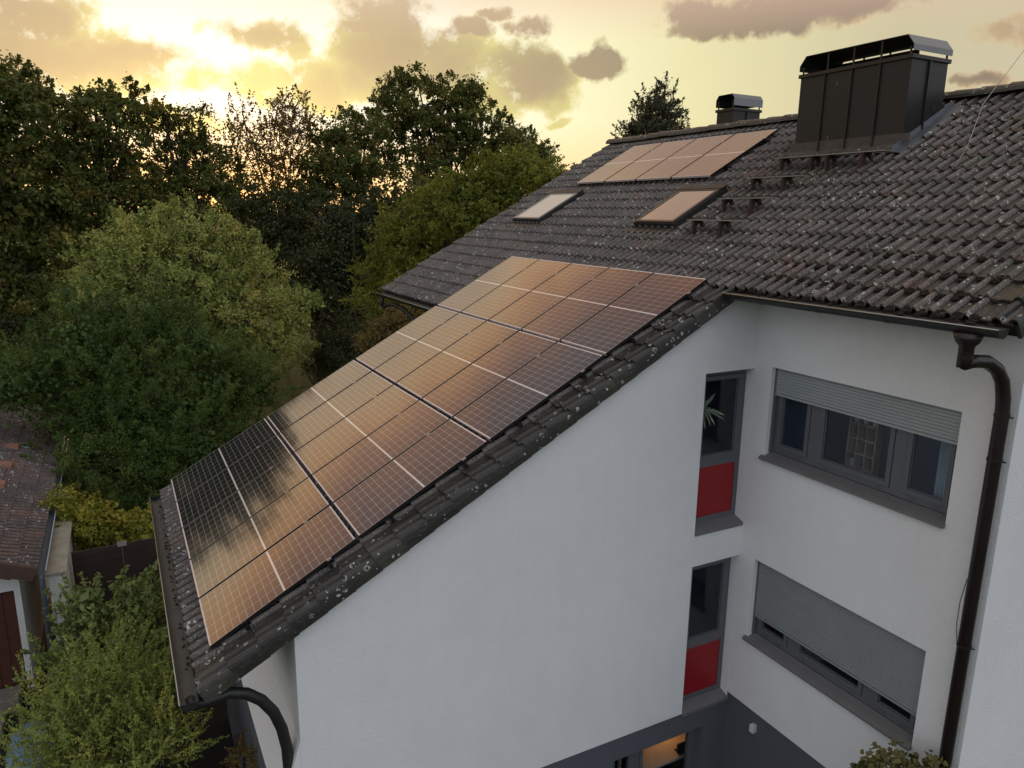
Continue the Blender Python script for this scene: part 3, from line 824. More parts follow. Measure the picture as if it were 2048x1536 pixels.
def big_window(z0, z1, zs, label, shut='shutter'):
    """three-light window of the wing wall; T maps (along, depth, up); zs = lower edge of the shutter"""
    T = lambda u, d, z: (u, WY + d, z)
    u0, u1 = 5.862, 8.292; m1, m2 = 6.50, 7.63
    f = MB(); zb = z0 + .06
    ring_frame(f, T, u0 + .001, u1 - .001, zb, z1 - .001, .065, .12, .19)
    for m in (m1, m2): f.box((m - .075, .118, zb + .065), (m + .075, .19, z1 - .066), T=T)
    win = f.build('window', M['frame_grey'], house, bevel=.003); win['label'] = label
    for a, b in ((u0 + .065, m1 - .075), (m1 + .075, m2 - .075), (m2 + .075, u1 - .065)):
        s = MB(); ring_frame(s, T, a + .004, b - .004, zb + .069, z1 - .07, .055, .105, .165); ring_frame(s, T, a + .059, b - .059, zb + .124, z1 - .125, .012, .125, .16)
        s.box((a + .09, .098, zb + .03), (a + .16, .107, zb + .042), T=T); s.box((b - .16, .098, zb + .03), (b - .09, .107, zb + .042), T=T)
        s.build('sash', M['frame_grey'], win, bevel=.003)
        MB().box((a + .07, .14, zb + .13), (b - .07, .15, z1 - .13), T=T).build('pane', M['glass'], win)
    MB().add([T(u0 - .05, -.055, z0 - .005), T(u1 + .002, -.055, z0 - .005), T(u1 + .002, .118, z0 + .055), T(u0 - .05 + .05, .118, z0 + .055), T(u0 - .05, .0, z0 + .018),
              T(u0 - .05, -.055, z0 - .035), T(u1 + .002, -.055, z0 - .035), T(u1 + .002, .0, z0 - .035), T(u0 - .05, .0, z0 - .035), T(u1 + .002, .0, z0 + .018), T(u0, .0, z0 + .018)],
             [(0, 1, 9, 10, 4), (10, 9, 2, 3), (5, 6, 1, 0), (1, 6, 7, 9), (5, 0, 4, 8)]).build('sill', M['sill_grey'], win)
    # roller shutter slats
    sh = MB(); z = z1 - .001; hs = .037
    prof = []
    zz = z1
    vs = []; rows = []
    while zz > zs + .02:
        rows += [(zz, .072), (zz - hs * .25, .0655), (zz - hs * .75, .0655), (zz - hs * .93, .072), (zz - hs * .935, .082), (zz - hs * .995, .082)]; zz -= hs
    for zq, d in rows: vs += [T(u0 + .03, d, zq), T(u1 - .012, d, zq)]
    sh.add(vs, [(2 * i, 2 * i + 1, 2 * i + 3, 2 * i + 2) for i in range(len(rows) - 1)])
    sh.box((u0 + .03, .062, zz - .03), (u1 - .012, .085, zz), T=T)
    sh.build('roller_shutter', M[shut], win)
    for qa, qb in ((u0 + .0015, u0 + .03), (u1 - .012, u1 - .0015)): MB().box((qa, .06, z0 + .06), (qb, .118, z1 - .002), T=T).build('guide_rail', M['frame_grey'], win)
    return win


big_window(1.16, 2.35, 2.01, 'upper three-light window with its grey shutter a third down')
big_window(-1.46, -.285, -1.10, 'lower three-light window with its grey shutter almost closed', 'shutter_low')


def tall_window(z0, z1, zr, label):
    T = lambda u, d, z: (GX - .08 - d, u, z)
    u0, u1 = 5.93, WY
    f = MB(); zb = z0 + .07
    ring_frame(f, T, u0 + .001, u1 - .004, zb, z1 - .001, .075, .06, .13)
    f.box((u0 + .07, .061, zr), (u1 - .074, .13, zr + .10), T=T)
    win = f.build('window', M['frame_grey'], house, bevel=.003); win['label'] = label
    s = MB(); ring_frame(s, T, u0 + .079, u1 - .083, zr + .104, z1 - .08, .055, .045, .11); ring_frame(s, T, u0 + .134, u1 - .138, zr + .159, z1 - .135, .012, .065, .10)
    s.build('sash', M['frame_grey'], win, bevel=.003)
    MB().box((u0 + .14, .075, zr + .165), (u1 - .145, .085, z1 - .14), T=T).build('pane', M['glass'], win)
    MB().box((u0 + .076, .072, zb + .075), (u1 - .08, .10, zr - .001), T=T).build('panel', M['red_panel'], win)
    sl = MB().add([T(u0 + .002, -.10, z0 + .015), T(u1 - .001, -.10, z0 + .015), T(u1 - .001, .06, z0 + .072), T(u0 + .002, .06, z0 + .072),
                   T(u0 + .002, -.10, z0 - .03), T(u1 - .001, -.10, z0 - .03)], [(0, 1, 2, 3), (4, 5, 1, 0)])
    sl.box((u0 + .002, -.098, z0 - .03), (u1 - .001, .05, z0 + .012), T=T)
    sl.build('sill', M['sill_grey'], win)
    return win


tall_window(.13, 2.283, .975, 'upper corner window with a red panel, pale plant leaves behind the glass')
tall_window(-2.575, -.345, -1.69, 'lower corner window with a red panel just above the dark plinth')
# basement window
T = lambda u, d, z: (GX - .10 - d, u, z)
f = MB(); ring_frame(f, T, 4.80, 6.36, -4.3, -2.932, .07, .06, .13)
for m in (5.28, ): f.box((m - .07, .055, -4.23), (m + .07, .125, -3.003), T=T)
win = f.build('window', M['frame_grey'], house, bevel=.003); win['label'] = 'basement window with warm light showing in one pane'
for a, b in ((4.87, 5.21), (5.35, 6.29)):
    s = MB(); ring_frame(s, T, a + .004, b - .004, -4.22, -3.006, .05, .045, .11); s.build('sash', M['frame_grey'], win)
    MB().box((a + .05, .075, -4.17), (b - .05, .085, -3.05), T=T).build('pane', M['glass'], win)

# ---- things seen through the glass
sh = MB(); sx, sy, sz = 6.56, WY + .66, .78
for i in range(4): sh.box((sx + i * .125, sy, sz), (sx + i * .125 + .016, sy + .12, sz + 1.15))
for k in range(7): sh.box((sx + .0165, sy + .002, sz + k * .19), (sx + .3745, sy + .118, sz + k * .19 + .016))
tag(sh.build('display_shelf', M['shelf_wood']), 'pale wooden grid shelf of small ornaments behind the upper three-light window', 'shelf')
rg = random.Random(5)
for (i, k) in ((0, 5), (1, 5), (2, 5), (0, 2), (0, 0), (2, 0)):
    x = sx + .070 + i * .125; z = sz + k * .19 + .0125
    v = MB().tube([(x, sy + .05, z), (x, sy + .05, z + .025), (x, sy + .05, z + .06), (x, sy + .05, z + .075 + rg.uniform(0, .03))], [.02, .032, .028, .012], 10)
    nm = {5: 'top row', 2: 'middle row', 0: 'bottom row'}[k]; cm = ('left', 'middle', 'right')[i]
    tag(v.build('vase', M['ceramic'], smooth=True), f'small white vase in the {nm}, {cm} column of the grid shelf', 'vase', 'ornaments on the grid shelf')
cu = MB(); vs = []
for i in range(61):
    u = 7.93 + .36 * i / 60; d = .33 + .025 * math.sin(i * .9) + .008 * math.sin(i * 2.3)
    vs += [(u, WY + d, 1.12), (u, WY + d, 2.36)]
cu.add(vs, [(2 * i, 2 * i + 2, 2 * i + 3, 2 * i + 1) for i in range(60)])
tag(cu.build('curtain', M['curtain'], smooth=True), 'pale pleated curtain at the right of the upper three-light window', 'curtain')
pl = empty('house_plant', (5.22, 6.20, .05), 'spiky pale-leaved plant behind the glass of the upper corner window', 'plant')
MB().tube([(5.22, 6.20, .05), (5.22, 6.20, .35)], [.10, .14], 14).build('pot', M['pot'], pl)
MB().tube([(5.22, 6.20, .34), (5.23, 6.21, .9), (5.24, 6.22, 1.68)], .018, 7).build('stem', M['trunk'], pl)
lf = MB()
for i in range(26):
    a = i * 2.4; el = rg.uniform(-.5, 1.1); L = rg.uniform(.22, .38); c0 = Vector((5.24, 6.22, 1.68 + rg.uniform(-.04, .06)))
    d = Vector((math.cos(a) * math.cos(el), math.sin(a) * math.cos(el), math.sin(el))); w = d.cross(Vector((0, 0, 1))).normalized() * .016
    mdl = c0 + d * L * .5 + Vector((0, 0, .02)); tip = c0 + d * L - Vector((0, 0, .05))
    lf.add([c0 - w * .6, c0 + w * .6, mdl + w, tip, mdl - w], [(0, 1, 2, 3, 4)])
lf.build('foliage', M['leafplant'], pl)
# basement: a lit lamp in the room
lampo = empty('hanging_lamp', (4.55, 6.55, -3.2), 'glowing orange lamp in the basement room behind the window', 'lamp')
MB().tube([(4.55, 6.55, -3.55), (4.55, 6.55, -3.48), (4.55, 6.55, -3.36)], [.15, .14, .04], 16).build('lamp_shade', M['lamp_glow'], lampo, smooth=True)
MB().tube([(4.55, 6.55, -3.36), (4.55, 6.55, -2.75)], .006, 6).build('cable', M['black'], lampo)
ld = bpy.data.lights.new('lamp_bulb', 'POINT'); ld.energy = 3.2; ld.color = (1, .5, .18); ld.shadow_soft_size = .12
lo = bpy.data.objects.new('lamp_bulb', ld); COL.objects.link(lo); lo.location = (4.6, 6.3, -3.25)
bk = empty('bookcase', (4.6, 8.5, -4.5), 'wooden bookcase lit orange in the basement room', 'bookcase')
b = MB()
for i in range(5): b.box((3.9 + i * .4, 8.3, -4.5), (3.92 + i * .4, 8.58, -2.9))
for k in range(5): b.box((3.92, 8.302, -4.5 + k * .38), (5.5, 8.578, -4.48 + k * .38))
b.build('carcass', M['shelf_wood'], bk)
tag(MB().box((5.04, 6.38, -3.755), (5.07, 6.60, -3.60)).box((4.96, 6.40, -3.769), (5.10, 6.58, -3.7555)).build('computer_screen', M['black'], bevel=.01), 'black computer screen seen from behind in the basement window', 'screen')
tag(MB().box((4.3, 5.75, -3.81), (5.12, 6.9, -3.77)).box((4.35, 5.8, -4.5), (4.4, 5.85, -3.81)).box((5.0, 6.8, -4.5), (5.05, 6.85, -3.81)).box((5.0, 5.8, -4.5), (5.05, 5.85, -3.81)).box((4.35, 6.8, -4.5), (4.4, 6.85, -3.81)).build('desk', M['shelf_wood']), 'wooden desk just inside the basement window', 'desk')

# junction box on the plinth
jb = MB().box((6.075, WY - .045, -2.78), (6.145, WY + .024, -2.665)); jb.box((6.085, WY - .05, -2.77), (6.135, WY - .0445, -2.675))
tag(jb.build('junction_box', M['box_white'], bevel=.004), 'small white electrical box on the dark plinth in the corner', 'electrical box')

# ---- skylights
M['skyglass_b'] = (lambda t: (t.bsdf((.52, .54, .53), .18, 0, .5, 1.6), t.m)[1])(NT('skylight_blind'))


def skylight(x0, x1, s0, s1, label, white):
    f = MB(); hb, ht = -.13, -.018
    for a in ((x0, s0, x1, s0 + .07), (x0, s1 - .13, x1, s1), (x0, s0 + .07, x0 + .055, s1 - .13), (x1 - .055, s0 + .07, x1, s1 - .13)):
        f.box((a[0], a[1], hb), (a[2], a[3], ht), T=RP)
    f.box((x0 - .01, s1 - .12, ht + .001), (x1 + .01, s1 + .02, ht + .03), T=RP)
    o = f.build('skylight', M['frame_sky'] if 'frame_sky' in M else M['frame_grey'], house, bevel=.006); o['label'] = label
    g = MB(); ring_frame(g, lambda u, d, z: RP(u, z, d), x0 + .03, x1 - .03, s0 + .02, s1 - .10, .055, ht + .002, ht + .022)
    g.build('sash', M['sky_sash_a'] if white else M['sky_sash_b'], o, bevel=.004)
    MB().box((x0 + .086, s0 + .076, ht - .01), (x1 - .086, s1 - .156, ht + .012), T=RP).build('pane', M['skyglass_b' if white else 'skyglass'], o)
    fl = MB().box((x0 - .12, s0 - .18, -.10), (x1 + .12, s0 - .002, -.085), T=RP)
    fl.box((x0 - .09, s0, -.11), (x0 - .002, s1, -.095), T=RP).box((x1 + .002, s0, -.11), (x1 + .09, s1, -.095), T=RP).box((x0 - .09, s1 + .002, -.11), (x1 + .09, s1 + .15, -.092), T=RP)
    fl.build('flashing', M['gutter_dark'], o, bevel=.004)


M['frame_sky'] = simple('skylight_frame', (.035, .030, .028), .5, .3, .2, 6)
M['sky_sash_a'] = simple('sash_pale', (.30, .32, .31), .4, .4, .1, 6)
M['sky_sash_b'] = simple('sash_brown', (.10, .08, .07), .4, .4, .1, 6)
skylight(2.10, 3.14, 8.37, 9.58, 'roof window below the small solar array, right of the other', False)
skylight(-2.27, -1.12, 8.39, 9.62, 'roof window with a pale sash, near the far edge', True)

# ---- chimneys
def chimney(x0, x1, y0, y1, zt, zb0, seams_f, seams_s, cowl_h, name_label, cap_o=.03):
    b = MB().add([(x0, y0, zb0), (x1, y0, zb0), (x1, y1, zb0), (x0, y1, zb0), (x0, y0, zt), (x1, y0, zt), (x1, y1, zt), (x0, y1, zt)],
                 [(4, 5, 6, 7), (0, 1, 5, 4), (1, 2, 6, 5), (2, 3, 7, 6), (3, 0, 4, 7)])
    ch = b.build('chimney', M['chimney_sheet'], house); ch['label'] = name_label
    for q in seams_f: MB().box((q - .011, y0 - .028, zb0 + .05), (q + .011, y0 - .001, zt - .001)).build('seam', M['black_sheet'], ch)
    for q in seams_s: MB().box((x1 + .001, q - .011, zb0 + .05), (x1 + .028, q + .011, zt - .001)).build('seam', M['black_sheet'], ch)
    c = MB().box((x0 - cap_o, y0 - cap_o, zt), (x1 + cap_o, y1 + cap_o, zt + .055)); c.build('cap', M['black_sheet'], ch, bevel=.004)
    # cowl: bent sheet open at both long ends, standing on posts
    zc = zt + .055 + .045; H = cowl_h; ya, yb = y0 - cap_o - .0, y1 + cap_o; xa, xb = x0 - cap_o + .01, x1 + cap_o
    cx = .11 if x1 - x0 > 1 else .07
    pr = [(xa, zc), (xa, zc + H - cx * 1.25), (xa + cx, zc + H), (xb - cx, zc + H), (xb, zc + H - cx * 1.25), (xb, zc)]
    th = .006; k = MB()
    vs = []
    inn = [(xa + th, zc), (xa + th, zc + H - cx * 1.25 - .002), (xa + cx + .002, zc + H - th), (xb - cx - .002, zc + H - th), (xb - th, zc + H - cx * 1.25 - .002), (xb - th, zc)]
    if x1 - x0 > 1:      # bends over the long axis too: opening sides are front and back
        pass
    for yy in (ya, yb): vs += [(p[0], yy, p[1]) for p in pr] + [(p[0], yy, p[1]) for p in inn]
    k.add(vs, [(i, i + 1, 12 + i + 1, 12 + i) for i in range(5)], 0)
    k.add(vs, [(6 + i, 12 + 6 + i, 12 + 7 + i, 7 + i) for i in range(5)], 1)
    k.add(vs, [(i, 6 + i, 7 + i, i + 1) for i in range(5)] + [(12 + i, 13 + i, 19 + i, 18 + i) for i in range(5)] + [(0, 12, 18, 6), (5, 11, 23, 17)], 0)
    k.build('cowl', [M['steel'], M['cowl_in']], ch)
    # rear baffle closing the back of the cowl
    MB().box((xa + .02, yb - .10, zc + .015), (xb - .45 if x1 - x0 > 1 else xb - .03, yb - .09, zc + H - .05)).build('baffle', M['cowl_in'], ch)
    n = 5 if x1 - x0 > 1 else 2
    for i in range(n):
        xx = xa + .06 + (xb - xa - .12) * i / (n - 1)
        for yy in (ya + .03, yb - .03):
            MB().box((xx - .012, yy - .008, zt + .0555), (xx + .012, yy + .008, zc + H - (.012 if 0 < i < n - 1 else cx * 1.2 + .03))).build('post', M['black_sheet'], ch)
    return ch


M['black_sheet'] = simple('dark_sheet', (.035, .028, .026), .4, .4, .25, 5)
bigc = chimney(3.50, 5.39, 9.414, 10.21, 6.345, 5.10, [3.97, 4.45, 4.92], [9.79], .215, 'big dark sheet-clad chimney with vertical seams')
smc = chimney(-.36, .13, 11.25, 12.0, 6.37, 5.5, [], [11.62], .235, 'small dark chimney behind the ridge with steel cowl')
# flashing of the big chimney
fl = MB()
zr = lambda y: roofz(y, -.085)
vs = []; yl = [9.20, 9.40, 9.6, 9.8, 10.0, 10.22, 10.45]
rg = random.Random(9)
for y in yl:
    w = .10 + rg.uniform(0, .05)
    vs += [(5.392, y, zr(y) + .10), (5.395 + .015, y, zr(y) + .03), (5.39 + w, y, zr(y) + .012), (5.39 + w + .06, y, zr(y) - .012)]
fl.add(vs, [(i * 4 + k, i * 4 + k + 1, i * 4 + k + 5, i * 4 + k + 4) for i in range(len(yl) - 1) for k in range(3)])
vs = []
for i in range(13):
    x = 3.40 + (5.50 - 3.40) * i / 12; yb = 9.414
    vs += [(x, yb - .002, zr(yb) + .17), (x, yb - .006, zr(yb) + .035), (x, yb - .04, zr(yb - .04) + .02), (x, yb - .15 - rg.uniform(0, .03), zr(yb - .16) + rg.uniform(-.005, .012))]
fl.build('flashing', M['lead'], bigc)
MB().add(vs, [(i * 4 + k, i * 4 + k + 1, i * 4 + k + 5, i * 4 + k + 4) for i in range(12) for k in range(3)]).build('flashing', M['apron'], bigc)

# ---- roof steps
def roof_step(x0, x1, s, legs, label):
    tp = MB().box((x0, s - .09, .045), (x1, s + .09, .060), T=lambda x, q, h: (x, RP(x, s, 0)[1] + (q - s), RP(x, s, .02)[2] + h))
    o = tp.build('roof_step', [M['step_top']], house); o['label'] = label
    yb, zb = RP(0, s, .02)[1:]
    for lx in legs:
        l = MB(); pts = [(yb - .085, zb + .044), (yb - .045, zb + .044)] + [(yb - .045 + .09 * (1 - math.cos(a)), zb + .044 - .085 * math.sin(a)) for a in (.3, .6, .9, 1.2, 1.57)]
        pts += [(yb + .09, zb + .044), (yb + .10, zb + .044)]
        q = [(yb - .085, zb + .044)]
        arcp = [(yb - .035 + .065 * math.sin(a), zb - .035 - .0 + .07 * math.cos(a)) for a in ()]
        foot = RP(0, s - .17, -.11)
        l.prism([(lx - .02, yb - .09, zb + .0445), (lx - .02, foot[1] - .0, foot[2]), (lx - .02, foot[1] + .05, foot[2] + .03), (lx - .02, yb - .03, zb - .05), (lx - .02, yb + .01, zb + .0), (lx - .02, yb + .03, zb + .044)], (.04, 0, 0))
        l.prism([(lx - .02, yb + .04, zb + .044), (lx - .02, yb + .05, zb - .0), (lx - .02, yb + .10, zb - .05), (lx - .02, yb + .14, zb - .03), (lx - .02, yb + .09, zb + .044)], (.04, 0, 0))
        l.build('leg', M['step_metal'], o)


for s, x1, legs, lb in ((8.32, 4.67, (3.76, 4.31), 'lowest short roof step, right of the roof window'), (8.97, 4.66, (3.75, 4.31), 'second short roof step from the bottom'),
                        (9.62, 4.65, (3.74, 4.34), 'third short roof step from the bottom'), (10.27, 5.53, (3.75, 4.32, 4.60, 5.20), 'long roof step along the foot of the big chimney')):
    roof_step(3.61, x1, s, legs, lb)

# thin wire stays
wi = MB().tube([RP(6.42, 10.62, -.06), RP(6.30, 11.2, .20), (6.16, 10.65, 6.45), (6.02, 11.4, 7.15), (5.95, 11.75, 7.6)], .005, 5)
wi.tube([RP(6.62, 10.0, -.08), RP(6.42, 10.62, -.06)], .004, 5)
tag(wi.build('wire', M['wire']), 'thin pale wire rising off the roof ridge right of the big chimney', 'wire')

# ------------------------------------------------------------------ solar panels
PW, PL = 1.04, 1.715
fr = MB()
fw = .011
fr.box((0, 0, -.035), (fw, PL, .0015), 0).box((PW - fw, 0, -.035), (PW, PL, .0015), 0)
fr.box((fw, 0, -.035), (PW - fw, .016, .0018), 1).box((fw, PL - .016, -.035), (PW - fw, PL, .0018), 1)
pan = empty('solar_panel', RP(0, 0, 0), '', 'solar panel', 'solar panels on the tiled roof', (TH, 0, 0))
fo = fr.build('frame', [M['black'], M['silver']], pan, world=False)
MB().box((fw, .016, -.004), (PW - fw, PL - .016, 0)).build('cell_sheet', M['pv'], pan, world=False)
for yy in (.36, 1.36): MB().box((PW - .004, yy, -.01), (PW + .024, yy + .05, .004)).box((PW + .004, yy + .018, .004), (PW + .016, yy + .032, .009)).build('clamp', M['clampm'] if yy > 1 else M['black'], pan, world=False)
rown = ['lowest row, by the gutter', 'second row up', 'third row up', 'top row of the large array']
coln = ['at the far left end', 'second from the far left end', 'in the middle', 'second from the white gable wall', 'nearest the white gable wall']
first = True
for r_ in range(4):
    for c_ in range(5):
        o = pan if first else copy_tree(pan); first = False
        o.location = RP(c_ * 1.06, r_ * 1.76337, 0); o.rotation_euler = (TH + random.uniform(-.0012, .0012), random.uniform(-.0015, .0015), 0)
        o['label'] = f'solar panel in the {rown[r_]}, {coln[c_]}'
for c_ in range(4):
    o = copy_tree(pan); o.location = RP(-1.87 + c_ * 1.065, 9.99, 0); o.rotation_euler = (TH + random.uniform(-.001, .001), random.uniform(-.001, .001), 0)
    o['label'] = ('far left panel of the small array below the ridge', 'second panel from the left of the small array below the ridge', 'third panel from the left of the small array below the ridge', 'right-hand panel of the small array, nearest the big chimney')[c_]
k = 0
for r_ in range(4):
    for j, ds in enumerate((.38, 1.36)):
        s = r_ * 1.76337 + ds
        ml = MB().box((-.04, s - .02, -.085), (5.34, s + .02, -.036), T=RP)
        for hx in (.3, 1.6, 2.9, 4.2, 5.22): ml.box((hx, s - .05, -.115), (hx + .03, s - .0205, -.045), T=RP)
        tag(ml.build('mounting_rail', M['black']), f'black {("lower", "upper")[j]} rail under the panels of the {("lowest row", "second row up", "third row up", "top row")[r_]}', 'rail', 'rails under the large solar array')
for j, ds in enumerate((.38, 1.36)):
    s = 9.99 + ds
    tag(MB().box((-1.92, s - .02, -.085), (2.46, s + .02, -.036), T=RP).build('mounting_rail', M['black']), f'black rail under the small array below the ridge, {("lower", "upper")[j]} one', 'rail', 'rails under the small solar array')

# ------------------------------------------------------------------ garage, fence, yard
GA = empty('garage', (-5, -4.4, GZ), 'white garage with brown door and low tiled roof at the lower left', 'garage')
PG = R(23); gc, gs = math.cos(PG), math.sin(PG)
GT = lambda x, s, h: (x, -2.20 - s * gc + h * gs, -2.0 + s * gs + h * gc)
gw = MB()
gw.add([(-2.30, -2.50, -4.38), (-2.30, -2.50, -1.93), (-2.30, -5.2, -.82), (-2.30, -5.2, -4.38)], [(0, 1, 2, 3)])
gw = MB(); wt = lambda y: -2.0 + (-2.2 - y) / gc * gs - .06
gw.quad((-2.3, -2.5, -4.38), (-2.3, -2.5, wt(-2.5)), (-2.3, -2.60, wt(-2.6)), (-2.3, -2.60, -4.38))
for a, b, z in ((-2.60, -5.2, -2.42),): gw.quad((-2.3, a, z), (-2.3, a, wt(a)), (-2.3, b, wt(b)), (-2.3, b, z))
gw.quad((-2.3, -2.5, -4.38), (-2.3, -2.5, wt(-2.5)), (-13, -2.5, wt(-2.5)), (-13, -2.5, -4.38))
gw.quad((-2.3, -2.60, -4.38), (-2.42, -2.60, -4.38), (-2.42, -2.60, -2.42), (-2.3, -2.60, -2.42))
gw.quad((-2.3, -2.60, -2.42), (-2.42, -2.60, -2.42), (-2.42, -5.2, -2.42), (-2.3, -5.2, -2.42))
gw.build('wall', M['garage_render'], GA)
MB().box((-13, -2.52, GZ), (-2.28, -2.485, -4.38)).box((-2.32, -2.60, GZ), (-2.28, -2.52, -4.38)).build('plinth', M['brick_base'], GA)
dr = MB().box((-2.46, -5.2, GZ), (-2.42, -2.60, -2.42))
for i in range(14): dr.box((-2.419, -2.62 - i * .185 - .17, GZ), (-2.405, -2.62 - i * .185, -2.43))
dr.build('door', M['door_brown'], GA, bevel=.004)
gr = MB().box((-13.2, .02, -.08), (-2.08, 6.3, -.03), T=GT).build('roof', M['dark_wood'], GA)
# flip of x keeps the tile code: slope runs to -y
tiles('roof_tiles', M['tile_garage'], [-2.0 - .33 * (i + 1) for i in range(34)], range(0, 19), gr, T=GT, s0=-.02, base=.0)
vt = MB()
for k_ in range(0, 19):      # verge bricks at the near gable
    vt.box((-2.06, -.02 + k_ * .33, -.20 - .03 * (k_ % 2)), (-1.985 - .004 * (k_ % 2), -.02 + k_ * .33 + .335, .045), T=GT)
vt.build('verge_tiles', M['verge_red'], gr, bevel=.008)
for (x, s) in ((-4.60, .98), (-5.9, .98), (-7.3, .98), (-8.8, .98)):
    MB().add([GT(x - .17, s - .10, .045), GT(x + .17, s - .10, .045), GT(x + .15, s - .08, .125), GT(x - .15, s - .08, .125), GT(x - .17, s + .22, .04), GT(x + .17, s + .22, .04), GT(x + .14, s + .0, .125), GT(x - .14, s + .0, .125)],
             [(0, 1, 2, 3), (3, 2, 6, 7), (7, 6, 5, 4), (0, 3, 7, 4), (1, 5, 6, 2)]).build('vent_tile', M['clay'], gr)
gg = MB(); n = 10; cy, cz, r_ = -2.12, -2.02, .07
vs = []
for x in (-13.2, -1.98): vs += [(x, cy + r_ * math.cos(PI + PI * i / n), cz + r_ * math.sin(PI + PI * i / n)) for i in range(n + 1)]
gg.add(vs, [(i, i + 1, n + 2 + i, n + 1 + i) for i in range(n)]); gg.add([(-1.981, cy + r_ * math.cos(PI + PI * i / n), cz + r_ * math.sin(PI + PI * i / n)) for i in range(n + 1)], [tuple(range(n + 1))])
gg.tube([(-13.2, cy + r_, cz + .003), (-1.98, cy + r_, cz + .003)], .011, 8, 1)
gg.build('gutter', [M['zinc_pipe'], M['zinc']], GA, smooth=True)
gp = MB().tube([(-2.06, -2.13, -2.06), (-2.06, -2.13, -2.2), (-2.06, -2.15, GZ)], .047, 12)
for z in (-2.75, -3.9): gp.tube([(-2.06, -2.14, z - .012), (-2.06, -2.14, z + .012)], .056, 12)
gp.build('downpipe', M['zinc_pipe'], GA, smooth=True)
# low white wall with slab beside the garage
lw = empty('garden_wall', (-3.3, -2.0, GZ), 'short white garden wall with stained slab beside the garage gutter', 'wall')
MB().box((-5.4, -2.06, GZ), (-2.25, -1.80, -2.24)).build('wall', M['garage_render'], lw, bevel=.03)
MB().box((-5.45, -2.11, -2.24), (-2.20, -1.76, -2.19)).build('coping', M['slab'] if 'slab' in M else M['concrete'], lw, bevel=.008)
# fence of dark boards
fe = empty('fence', (-3.6, -.9, GZ), 'dark brown board fence under the yellow-green climber', 'fence')
fb = MB()
for k_ in range(13):
    z = GZ + .12 + k_ * .165; fb.box((-3.45 - .01 * (k_ % 2), -1.75, z), (-3.42, .60, z + .158 + random.uniform(-.004, .003)), T=lambda x, y, z: (x - .10 * y * .3, y, z))
fb.build('boards', M['fence_wood'], fe, bevel=.004)
for y in (-1.5, -.2, .55): MB().box((-3.56, y - .045, GZ), (-3.47, y + .045, -2.42)).build('post', M['dark_wood'], fe)
# steps and blue sheet at the lower left
stp = MB().box((-1.9, -4.6, GZ), (-1.15, -2.9, GZ + .16)).box((-2.35, -4.6, GZ), (-1.9, -2.7, GZ + .30))
tag(stp.build('steps', M['concrete'], bevel=.02), 'weathered concrete step in front of the brown garage door', 'steps')
bs = MB(); vs = []; c0 = at(62, 1500, 15.2); nx, ny = 16, 12
for j in range(ny):
    for i in range(nx):
        u = i / (nx - 1) * 2 - 1; v = j / (ny - 1) * 2 - 1
        rr2 = u * u + v * v
        z = .34 * math.cos(min(1.5, rr2 * 1.1)) + .03 * math.sin(i * 1.7) * math.cos(j * 1.3)
        vs.append((c0[0] + u * .75, c0[1] + v * .32, GZ + .30 + z))
bs.add(vs, [(j * nx + i, j * nx + i + 1, (j + 1) * nx + i + 1, (j + 1) * nx + i) for j in range(ny - 1) for i in range(nx - 1)])
ring = [j * nx for j in range(ny)]
bs.box((c0[0] - .72, c0[1] - .30, GZ), (c0[0] + .72, c0[1] + .30, GZ + .33))
tag(bs.build('water_butt_cover', M['blue_sheet'], smooth=True), 'blue plastic sheet over a low box half hidden by the privet', 'plastic sheet')
# tin ornament on the climber
og = MB().box((-3.36, -.95, -2.38), (-3.35, -.78, -2.27)).tube([(-3.355, -.865, GZ), (-3.355, -.865, -2.38)], .003, 6)
tag(og.build('garden_ornament', M['ornament']), 'small pale rectangular plate on a rod in the yellow climber', 'ornament')
# dark lantern by the wall
ln = empty('garden_lantern', (4.5, .25, GZ), 'dark garden lantern in the shade beneath the curved pipe', 'lantern')
lc = at(487, 1488, 12.9)
ln.location = (lc[0], lc[1], GZ)
MB().tube([(lc[0], lc[1], GZ), (lc[0], lc[1], lc[2] - .12)], .03, 8).build('post', M['black'], ln)
lb = MB()
lb.tube([(lc[0], lc[1], lc[2] - .12), (lc[0], lc[1], lc[2] - .10), (lc[0], lc[1], lc[2] + .10), (lc[0], lc[1], lc[2] + .12), (lc[0], lc[1], lc[2] + .2)], [.09, .10, .12, .14, .02], 8)
lb.build('lamp_housing', M['step_metal'], ln)

# ------------------------------------------------------------------ vegetation
NPR = np.random.default_rng(11)


def leaf_mesh(name, C_, A, B, size, width, rnd, clump, mat, parent, fold=False):
    """C centres, A long axes, B side axes (unit), per leaf size and width"""
    n = len(C_)
    a = A * (size[:, None] * .5); b = B * (width[:, None] * .5)
    V = np.empty((n, 4, 3)); V[:, 0] = C_ - a; V[:, 1] = C_ + b - a * .15; V[:, 2] = C_ + a; V[:, 3] = C_ - b - a * .15
    V = V.reshape(-1, 3)
    me = bpy.data.meshes.new(name); me.vertices.add(4 * n); me.vertices.foreach_set('co', V.ravel().astype(np.float32))
    me.loops.add(4 * n); me.loops.foreach_set('vertex_index', np.arange(4 * n, dtype=np.int32))
    me.polygons.add(n); me.polygons.foreach_set('loop_start', np.arange(0, 4 * n, 4, dtype=np.int32)); me.polygons.foreach_set('loop_total', np.full(n, 4, dtype=np.int32))
    for nm, arr in (('rnd', rnd), ('clump', clump)):
        q = me.attributes.new(nm, 'FLOAT', 'FACE'); q.data.foreach_set('value', arr.astype(np.float32))
    me.materials.append(mat); me.update(calc_edges=True)
    o = bpy.data.objects.new(name, me); COL.objects.link(o)
    if parent is not None: o.parent = parent; o.matrix_parent_inverse = parent_inv(parent)
    return o


